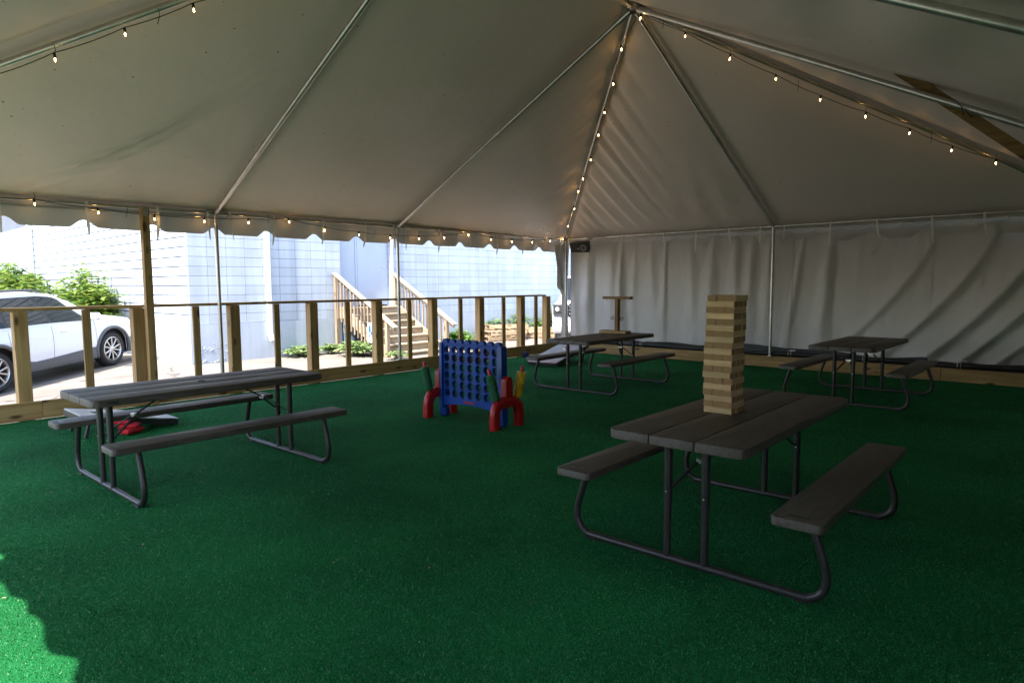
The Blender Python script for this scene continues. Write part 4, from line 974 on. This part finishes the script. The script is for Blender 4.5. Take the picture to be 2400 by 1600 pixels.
# ------------------------------------------------------------------ loudspeaker in the corner
spk = thing('loudspeaker', 'black loudspeaker clamped under the eave pipe in the tent corner', 'speaker', (11.52, 8.38, 2.32))
spb = MB(); poly = [(-.12, -.105), (.10, -.085), (.10, .085), (-.12, .105)]
f0, f1 = [(-.13, -.215, -.105), (-.13, .215, -.105), (-.13, .215, .105), (-.13, -.215, .105)], [(.12, -.15, -.08), (.12, .15, -.08), (.12, .15, .08), (.12, -.15, .08)]
spb.add(f0 + f1, [(0, 1, 2, 3), (7, 6, 5, 4), (0, 4, 5, 1), (1, 5, 6, 2), (2, 6, 7, 3), (3, 7, 4, 0)])
SR = RZ(math.radians(14)) @ RY(math.radians(-20))
def sadd(m, name, mat): 
    q = MB().add(m.v, m.f, SR); return q.build(name, mat, spk)
so_ = sadd(spb, 'cabinet', M_BLACK); bv = so_.modifiers.new('edge', 'BEVEL'); bv.width = .008; bv.segments = 2
sadd(MB().box((-.134, 0, 0), (.008, .40, .19), b=.003), 'grille', pm('speaker_grille', (.02, .02, .02), .7, 0, .6, 300))
sadd(MB().lathe([(.045, 0), (.062, .004), (.066, .008), (.07, .004)], 24, TR(-.139, -.085, .0) @ RY(-PI / 2), False), 'driver_ring', pm('grey_rubber', (.25, .25, .25), .5))
sadd(MB().lathe([(.001, .012), (.018, .008), (.044, -.004)], 20, TR(-.139, -.085, .0) @ RY(-PI / 2), False), 'driver_cone', pm('cone', (.06, .06, .06), .5))
sadd(MB().box((-.140, .03, -.012), (.004, .03, .014), b=.001), 'badge', pm('badge_white', (.75, .75, .75), .4))
MB().tube([(.12, 0, .03), (.2, 0, .1), (.24, 0, .185)], .012, 8).tube([(.24, -.1, .185), (.24, .1, .185)], .02, 8).build('bracket', M_STEEL, spk)
# ------------------------------------------------------------------ vehicles
M_CARW = pm('white_car_paint', (.72, .74, .77), .28, 0, .02, 2, spec=.5, coat=.8)
M_CLAD = pm('grey_cladding', (.075, .078, .085), .55, 0, .1, 20, .1, 200); M_TYRE = pm('tyre_rubber', (.018, .018, .019), .8, 0, .3, 30, .2, 120)
M_RIM = pm('alloy', (.52, .5, .48), .3, .85); M_SEAM = pm('panel_gap', (.10, .10, .11), .7); M_UND = pm('underbody', (.012, .012, .012), .9)
def glass_dark(name, col, alpha):
    m = bpy.data.materials.new(name); m.use_nodes = True; t = m.node_tree; t.nodes.clear(); o = t.nodes.new('ShaderNodeOutputMaterial')
    a = t.nodes.new('ShaderNodeBsdfTransparent'); a.inputs[0].default_value = rgb(col)
    p = t.nodes.new('ShaderNodeBsdfPrincipled'); p.inputs['Base Color'].default_value = (.01, .012, .012, 1); p.inputs['Roughness'].default_value = .03; p.inputs['Specular IOR Level'].default_value = .9
    x = t.nodes.new('ShaderNodeMixShader'); x.inputs[0].default_value = alpha
    t.links.new(a.outputs[0], x.inputs[1]); t.links.new(p.outputs[0], x.inputs[2]); t.links.new(x.outputs[0], o.inputs[0]); return m
M_GLS = glass_dark('tinted_glass', (.25, .27, .28), .62); M_GLC = glass_dark('door_glass', (.55, .72, .68), .4); M_LAMP = pm('lamp_lens', (.65, .66, .68), .1, .3); M_AMB = pm('amber_lens', (.8, .25, .03), .2)
def wheel(parent, x, y, s, R=.375, w=.25, rim_r=.255):
    # s = +1 when the outer face looks to +y, -1 to -y
    wh = link('wheel', MB().lathe([(rim_r - .01, -w / 2), (R - .06, -w / 2), (R - .015, -w / 2 + .03), (R, -w / 2 + .06), (R, w / 2 - .06), (R - .015, w / 2 - .03), (R - .06, w / 2), (rim_r + .012, w / 2 - .004), (rim_r, w / 2 - .02), (rim_r - .01, w / 2 - .03)], 40, None, False).mesh('wheel', M_TYRE, 30), None, parent, (x, y, R), (-s * PI / 2, 0, 0))
    rm = MB().lathe([(rim_r + .006, w / 2 - .012), (rim_r - .012, w / 2 - .004), (rim_r - .028, w / 2 - .03), (rim_r - .035, w / 2 - .10), (rim_r - .035, -w / 2)], 40, None, False)
    rm.lathe([(.001, w / 2 - .012), (.03, w / 2 - .014), (.062, w / 2 - .03), (.07, w / 2 - .06)], 20, None, False)
    for k in range(5):
        for off in (-.17, .17):
            a = 2 * PI * k / 5 + off; a2 = 2 * PI * k / 5 + off * 1.75
            rm.bar((.045 * math.cos(a * 1), .045 * math.sin(a), w / 2 - .04), ((rim_r - .02) * math.cos(a2), (rim_r - .02) * math.sin(a2), w / 2 - .03), .03, .03, .006)
    link('rim', rm.mesh('rim', M_RIM, 35), None, wh)
    link('brake_disc', MB().lathe([(.001, w / 2 - .11), (.17, w / 2 - .11), (.17, w / 2 - .13), (rim_r - .04, w / 2 - .16)], 24, None, False).mesh('brake_disc', M_UND, 30), None, wh)
    return wh
def interp(x, tab):
    for (a, b), (c, d) in zip(tab[:-1], tab[1:]):
        if x <= c:
            t = (x - a) / (c - a) if c > a else 0; t = min(max(t, 0), 1); t = t * t * (3 - 2 * t) * .5 + t * .5; return b + (d - b) * t
    return tab[-1][1]
def make_suv():
    rzv = math.atan2(15.847 - 14.254, 4.68 - 2.394); ctr = Vector((3.005, 15.81, -.275))
    car = thing('parked_car', 'white sport utility car with grey lower cladding parked beyond the railing', 'car', ctr, rzv)
    car.rotation_euler = (0, -math.atan2(.153, 2.786), rzv)
    wb = 1.393; R = .375; ar = .445
    x0, x1 = -2.42, 2.36
    belt = [(x0, 1.02), (-1.9, 1.12), (-.6, 1.10), (.75, 1.06), (.95, 1.09), (1.6, 1.06), (2.05, .98), (2.25, .86), (x1, .74)]
    plan = [(x0, .80), (-2.2, .92), (-1.6, .955), (0, .965), (1.3, .955), (1.9, .91), (2.2, .78), (x1, .58)]
    def prof(z, x):
        k = interp(x, plan); t = [(.2, .955), (.32, .985), (.45, .985), (.62, 1.0), (.85, .995), (.98, .975), (1.14, .945)]
        return k * interp(z, t)
    def arch(x):
        for c in (-wb, wb):
            if abs(x - c) < ar: return R + math.sqrt(max(0, ar * ar - (x - c) ** 2)) * 1.0
        return 0
    def skin(s, zlo, zhi, nrow, off, name, mat, xr=(x0, x1), n=150):
        m = MB()
        def fn(u, v):
            x = xr[0] + (xr[1] - xr[0]) * u; lo = max(zlo(x), arch(x)); hi = max(zhi(x), lo + .002); z = lo + (hi - lo) * v
            return (x, s * (prof(z, x) + off), z)
        return m.grid(fn, n, nrow).build(name, mat, car, smooth=60)
    sill = lambda x: interp(x, [(x0, .48), (-2.1, .34), (-1.9, .27), (1.9, .26), (2.15, .3), (x1, .36)])
    for s in (-1, 1):
        skin(s, sill, lambda x: interp(x, belt), 16, 0, 'body_side', M_CARW)
        skin(s, sill, lambda x: interp(x, [(x0, .62), (-.95, .5), (-.6, .44), (.95, .5), (1.1, .52), (x1, .56)]), 5, .014, 'cladding', M_CLAD)
        for c in (-wb, wb):
            pts = [(c + (ar + .028) * math.cos(a), s * (prof(min(R + (ar) * math.sin(a), 1.0), c) + .008), R + (ar + .028) * math.sin(a)) for a in [math.radians(-18 + 9 * k) for k in range(25)]]
            MB().tube([(x, y, max(z, .27)) for x, y, z in pts], .034, 8).build('wheel_arch', M_CLAD, car)
    # hood, front and rear closures
    def hood(u, v):
        x = .92 + (x1 - .92) * u; yy = prof(interp(x, belt), x); a = (v - .5) * 2
        return (x, a * yy, interp(x, belt) + .055 * (1 - a * a) * (1 - u * .4))
    MB().grid(hood, 30, 20).build('hood', M_CARW, car, smooth=60)
    def front(u, v):
        z = .30 + (.76 - .30) * v; a = (u - .5) * 2; yy = prof(z, x1)
        return (x1 + .10 * (1 - a * a) - .04 * abs(v - .6), a * yy, z)
    MB().grid(front, 16, 8).build('front_bumper', M_CLAD, car, smooth=60)
    def rear(u, v):
        z = .46 + (1.05 - .46) * v; a = (u - .5) * 2; return (x0 - .06 * (1 - a * a), a * prof(z, x0), z)
    MB().grid(rear, 16, 8).build('rear_bumper', M_CARW, car, smooth=60)
    MB().box((0, 0, .34), (4.5, 1.72, .2)).build('underbody', M_UND, car, smooth=0)
    for c in (-wb, wb): MB().box((c, 0, .56), (.98, 1.66, .5)).build('wheel_well', M_UND, car, smooth=0)
    # greenhouse
    roofz = [(-2.3, 1.12), (-2.12, 1.52), (-1.7, 1.64), (-.9, 1.70), (-.2, 1.69), (.1, 1.655), (.45, 1.50), (.75, 1.32), (1.05, 1.12)]
    def up(x, t, off=0.0, s=-1):
        zb = interp(x, belt) - .01; zt = max(interp(x, roofz), zb + .001); z = zb + (zt - zb) * t
        yb = prof(1.05, x); yt = yb - .26 * (zt - zb) / .6; y = yb + (yt - yb) * t ** 1.15
        return (x, s * (y + off), z)
    for s in (-1, 1): MB().grid(lambda u, v: up(-2.3 + 3.35 * u, v, 0, s), 90, 10).build('cabin_side', M_CARW, car, smooth=60)
    def roof(u, v):
        x = -2.3 + 3.35 * u; a = (v - .5) * 2; q = up(x, 1); yy = -q[1]
        return (x, a * yy, q[2] + .03 * (1 - a * a))
    MB().grid(roof, 60, 16).build('roof', M_CARW, car, smooth=60)
    def pane(s, xa, xb, sa, sb, t0, t1, mat, name='window', off=.006):
        def fn(u, v):
            t = t0 + (t1 - t0) * v; xl = xa + sa * v; xr_ = xb + sb * v; return up(xl + (xr_ - xl) * u, t, off, s)
        return MB().grid(fn, 24, 8).build(name, mat, car, smooth=60)
    for s in (-1, 1):
        pane(s, -2.02, .92, .12, -.66, .05, .90, M_BLACK, 'window_trim', .003)
        pane(s, -1.95, -1.12, .14, -.02, .08, .86, M_GLS); pane(s, -1.06, -.20, .0, -.16, .08, .87, M_GLS); pane(s, -.11, .84, -.13, -.66, .08, .87, M_GLC, 'front_window')
        for xs, sl_ in ((-.16, -.04), (.92, .02), (-1.09, 0)):
            MB().tube([(xs + sl_ * (1.05 - z), s * (prof(z, xs) + .0005), z) for z in [.42 + .063 * k for k in range(11)]], .004, 4).build('door_gap', M_SEAM, car)
        for xs in (.02, -.98): MB().tube([(xs + .16 * (k / 6), s * (prof(.93, xs) + (.012 + .028 * math.sin(PI * k / 6))), .93) for k in range(7)], .016, 8).build('door_handle', M_CARW, car)
        mr = MB().box((.80, s * 1.06, 1.14), (.14, .22, .15), b=.035); mr.build('mirror', M_CARW, car)
        MB().tube([(-1.75, s * .66, 1.66), (-1.6, s * .66, 1.735), (-.9, s * .67, 1.765), (-.25, s * .67, 1.745), (-.05, s * .67, 1.69)], [.01, .022, .022, .022, .01], 8).build('roof_rail', M_CLAD, car)
        hl = MB().grid(lambda u, v: (1.92 + .34 * u, s * (prof(.84 + .1 * v, 1.92 + .34 * u) + .008), .80 + .04 * (1 - u) + (.10 - .03 * u) * v), 8, 3); hl.build('headlight', M_LAMP, car, smooth=60)
        MB().grid(lambda u, v: (2.0 + .22 * u, s * (prof(.8, 2.0 + .22 * u) + .010), .775 - .02 * u + .035 * v), 6, 2).build('side_marker', M_AMB, car, smooth=60)
        MB().box((.12, s * .42, .98), (.16, .46, .66), b=.06).build('car_seat', M_CLAD, car)
    def wind(u, v):
        x = .98 - .72 * v; q = up(x, .97); a = (u - .5) * 2; return (x + .03 + .06 * (1 - a * a), a * (-q[1] - .02), q[2] + .02)
    MB().grid(wind, 14, 8).build('windscreen', M_GLC, car, smooth=60)
    for c in (-wb, wb):
        for s in (-1, 1): wheel(car, c, s * (.93 - .125), s)
make_suv()
M_HOUS = pm('lamp_housing', (.05, .05, .055), .25)
def make_truck():
    tk = thing('pickup_truck', 'white pickup truck front with black grille beside the curtain corner', 'truck', (15.72, 11.08, -.13), math.radians(215))
    # local +x is the nose
    b = MB(); b.box((1.9, 0, 1.02), (1.35, 1.9, .36), b=.09); b.box((2.35, 0, .72), (.45, 1.96, .30), b=.08); b.build('hood', M_CARW, tk, 45)
    for s in (-1, 1):
        f = MB(); f.box((1.65, s * .93, .80), (1.0, .14, .55), b=.06); f.build('fender', M_CARW, tk)
        MB().box((2.56, s * .76, .98), (.12, .40, .30), b=.03).build('headlight', M_HOUS, tk)
        for q in (-.09, .09): MB().lathe([(.001, .02), (.05, .02), (.06, 0)], 14, TR(2.615, s * .76 + q, 1.0) @ RY(PI / 2), False).build('lamp', M_LAMP, tk)
        MB().box((2.615, s * .76, .94), (.02, .28, .06), b=.008).build('headlight_trim', M_BLACK, tk)
        MB().lathe([(.001, .03), (.05, .03), (.06, 0)], 14, TR(2.60, s * .72, .52) @ RY(PI / 2), False).build('fog_lamp', M_LAMP, tk)
        MB().box((2.585, s * .72, .52), (.02, .26, .16), b=.02).build('fog_bezel', M_BLACK, tk)
        for x in (1.65, -1.9): wheel(tk, x, s * .82, s, .40, .27, .24)
        if s > 0: MB().box((.35, s * 1.08, 1.30), (.10, .18, .22), b=.03).build('mirror', M_BLACK, tk)
    MB().box((2.58, 0, .98), (.10, 1.12, .36), b=.03).build('grille', M_BLACK, tk)
    for k in range(3): MB().box((2.64, 0, .89 + .09 * k), (.03, 1.1, .022), b=.006).build('grille_bar', M_RIM, tk)
    MB().box((2.62, 0, .52), (.22, 1.94, .24), b=.06).build('front_bumper', M_CARW, tk); MB().box((2.55, 0, .33), (.2, 1.7, .16), b=.03).build('air_dam', M_CLAD, tk)
    c = MB(); v = [(1.25, -.9, 1.15), (1.25, .9, 1.15), (-1.0, .9, 1.15), (-1.0, -.9, 1.15), (.45, -.72, 1.86), (.45, .72, 1.86), (-.85, .72, 1.88), (-.85, -.72, 1.88)]
    c.add(v, [(0, 1, 2, 3), (4, 7, 6, 5), (0, 4, 5, 1), (1, 5, 6, 2), (2, 6, 7, 3), (3, 7, 4, 0)]); c.build('cab', M_CARW, tk)
    w = MB(); w.add([(1.215, -.78, 1.2), (1.215, .78, 1.2), (.515, .66, 1.81), (.515, -.66, 1.81)], [(0, 1, 2, 3)]); w.build('windscreen', M_GLS, tk, 0)
    for s in (-1, 1): MB().add([(1.0, s * .895, 1.2), (-.85, s * .895, 1.2), (-.75, s * .745, 1.8), (.45, s * .745, 1.8)], [(0, 1, 2, 3)]).build('window', M_GLS, tk, 0)
    MB().box((.1, 0, .78), (2.2, 1.9, .76), b=.06).build('cab_lower', M_CARW, tk); MB().box((-2.0, 0, .82), (2.0, 1.9, .62), b=.05).build('bed', M_CARW, tk); MB().box((0, 0, .45), (4.6, 1.5, .2)).build('underbody', M_UND, tk, 0)
make_truck()

# ------------------------------------------------------------------ pallets by the wall
M_PGRN = pm('green_painted_wood', (.06, .36, .22), .7, 0, .25, 12)
def pallet(label, loc, rz, tilt=0.0, green=False, seed=1):
    t = thing('wooden_pallet', label, 'pallet', loc, rz, 'wooden pallets stacked by the wall'); t.rotation_euler = (tilt, 0, rz); g = random.Random(seed)
    for y in (-.48, 0, .48): MB().box((0, y, .07), (1.2, .04, .095), b=.003).build('stringer', M_PGRN if (green and y < -.3) else M_PAL, t)
    for k in range(7): MB().box((-.55 + .183 * k, g.uniform(-.02, .02), .127), (.10 + g.uniform(-.02, .03), 1.0, .018), b=.002).build('deck_board', M_PAL, t)
    for k in range(3): MB().box((-.5 + .5 * k, 0, .011), (.10, 1.0, .018), b=.002).build('bottom_board', M_PAL, t)
pallet('bottom wooden pallet of the stack nearest the stairs', (14.15, 13.25, -.13), 2.75, seed=2)
pallet('green edged wooden pallet on top of the stack nearest the stairs', (14.22, 13.28, .01), 2.85, .02, True, 3)
pallet('top wooden pallet with pale boards leaning on the green edged one', (14.55, 13.45, .16), 2.6, .05, False, 4)
pallet('bottom wooden pallet of the stack beside the white truck', (15.65, 13.1, -.13), 2.3, seed=5)
pallet('top wooden pallet of the stack beside the white truck', (15.6, 13.15, .01), 2.5, .0, False, 6)

# ------------------------------------------------------------------ plants
def leaf_mat(name, c1, c2):
    m, t, p = mat_base(name); L = t.links.new; N = t.nodes.new
    geo = N('ShaderNodeNewGeometry'); cr = N('ShaderNodeValToRGB'); e = cr.color_ramp.elements; e[0].color = rgb(c1); e[1].color = rgb(c2)
    L(geo.outputs['Random Per Island'], cr.inputs[0]); L(cr.outputs[0], p.inputs['Base Color']); p.inputs['Roughness'].default_value = .5
    tr = N('ShaderNodeBsdfTranslucent'); L(cr.outputs[0], tr.inputs[0]); mx = N('ShaderNodeMixShader'); mx.inputs[0].default_value = .35
    L(p.outputs[0], mx.inputs[1]); L(tr.outputs[0], mx.inputs[2]); L(mx.outputs[0], t.nodes['Material Output'].inputs[0]); return m
M_LF1 = leaf_mat('shrub_leaf', (.05, .13, .015), (.26, .34, .06)); M_LF2 = leaf_mat('hosta_leaf', (.10, .20, .05), (.34, .42, .18)); M_LF3 = leaf_mat('weed_leaf', (.06, .15, .02), (.22, .34, .07))
M_STEM = pm('green_stem', (.09, .10, .03), .7)
def leaf(mb, p, d, up, L, w, droop=.25):
    d = d.normalized(); sdv = d.cross(up)
    if sdv.length < 1e-3: sdv = Vector((1, 0, 0))
    sdv.normalize(); n = sdv.cross(d)
    def q(t, s, h): return p + d * (L * t) + sdv * (w * s) + n * (h * L) - Vector((0, 0, droop * L * t * t))
    vs = [q(0, 0, 0), q(.3, .5, .06), q(.68, .4, .06), q(1, 0, 0), q(.68, -.4, .06), q(.3, -.5, .06), q(.5, 0, 0)]
    mb.add(vs, [(0, 1, 6), (1, 2, 6), (2, 3, 6), (3, 4, 6), (4, 5, 6), (5, 0, 6)])
def bush(name, label, cat, base, stems, spread, h, nl, ls, mat, seed, group=None, stemr=.012, low=.15):
    g = random.Random(seed); t = thing(name, label, cat, base, 0, group); st = MB(); lf = MB()
    for k in range(stems):
        a = g.uniform(0, 2 * PI); rr = g.random() ** .6; tip = Vector((math.cos(a) * spread[0] * rr, math.sin(a) * spread[1] * rr, h * g.uniform(.55, 1.0) * (1 - .35 * rr)))
        b0 = Vector((tip.x * .25, tip.y * .25, 0)); mid = b0.lerp(tip, .5) + Vector((g.uniform(-.06, .06), g.uniform(-.06, .06), h * .08))
        pts = [b0, mid, tip]; st.tube(pts, [stemr, stemr * .7, stemr * .3], 5)
        for q in range(nl):
            u = low + (1 - low) * g.random() ** .8; p = b0.lerp(mid, u * 2) if u < .5 else mid.lerp(tip, u * 2 - 1)
            a2 = g.uniform(0, 2 * PI); d = Vector((math.cos(a2), math.sin(a2), g.uniform(-.15, .55))); L = ls * g.uniform(.6, 1.25)
            p = p + Vector((d.x, d.y, 0)) * g.uniform(0, L * 1.2); leaf(lf, p, d, Vector((g.uniform(-.3, .3), g.uniform(-.3, .3), 1)), L, L * .62)
    st.build('stem', M_STEM, t, 60); tag(lf.build('foliage', mat, t, 0, False), kind='stuff')
    return t
bush('leafy_bush', 'tall yellow green bush behind the roof of the white car', 'bush', (4.75, 24.8, gz(4.75, 24)), 70, (.8, 3.0), 2.75, 84, .19, M_LF1, 1, low=.3)
bush('leafy_bush', 'slender leafy sapling rising above the tall bush', 'bush', (4.9, 27.6, gz(4.9, 24)), 8, (.35, .6), 3.7, 80, .16, M_LF1, 9, low=.45)
bush('leafy_bush', 'yellow green bush against the wall behind the car hood', 'bush', (5.1, 19.6, gz(5, 19)), 80, (.45, 2.1), 2.45, 90, .17, M_LF1, 5, low=.2)
bush('leafy_bush', 'low leafy plant at the wall just past the car bumper', 'bush', (5.4, 16.2, gz(5, 16)), 10, (.15, .3), .38, 20, .09, M_LF1, 12)
def hosta(label, base, sp, h, n, ls, seed, mat=None):
    bush('hosta_plant', label, 'plant', base, n, sp, h, 9, ls, mat or M_LF2, seed, 'low leafy plants at the foot of the wall', .005, .4)
hosta('pale green hosta clump between two railing posts by the downspout', (7.95, 13.75, -.13), (.42, .24), .30, 52, .115, 21)
hosta('pale green hosta clump just before the stair post', (8.72, 13.78, -.13), (.27, .2), .28, 34, .11, 22)
hosta('bright leafy clump growing under the stair balusters', (8.85, 12.85, -.13), (.35, .5), .42, 64, .14, 23)
hosta('small leafy clump at the bottom step of the stairs', (8.98, 11.55, -.13), (.2, .2), .26, 26, .09, 24)
hosta('dark green fern clump beside the lower stair post', (11.4, 12.1, -.13), (.35, .4), .62, 60, .13, 25, M_LF3)
for k, (x, hh, lab) in enumerate(((13.1, .25, 'tiny weed at the wall foot before the pallets'), (14.6, .82, 'upright weed against the wall behind the green edged pallet'), (15.75, .85, 'upright weed against the wall between the pallet stacks'), (16.6, .7, 'short weeds against the wall behind the farther pallets'), (17.4, 1.1, 'tall bright weed by the last railing post'))):
    bush('wall_weed', lab, 'plant', (x, 13.85, -.13), 14, (.32, .16), hh, 18, .13, M_LF3, 40 + k, 'weeds along the foot of the wall', .006, .3)
# dead leaves and scraps on the turf
lt = MB(); g = random.Random(8)
for x, y in ((2.05, 5.1), (1.6, 4.6), (2.9, 3.9), (1.9, 3.05), (1.95, 3.07), (.62, 3.9), (1.3, 4.1), (3.6, 4.6), (4.6, 3.9), (4.9, 6.9), (3.2, 6.9), (5.6, 7.6), (2.2, 2.6), (6.2, 6.4), (4.2, 7.7), (1.55, 6.0), (1.2, 5.7)):
    a = g.uniform(0, 6); leaf(lt, Vector((x, y, .014)), Vector((math.cos(a), math.sin(a), .15)), Vector((0, 0, 1)), g.uniform(.014, .03), .012, .2)
tag(lt.build('leaf_litter', pm('dry_leaf', (.34, .24, .17), .8), None, 0, False), 'small dry leaf scraps scattered on the turf', 'leaves', kind='stuff')
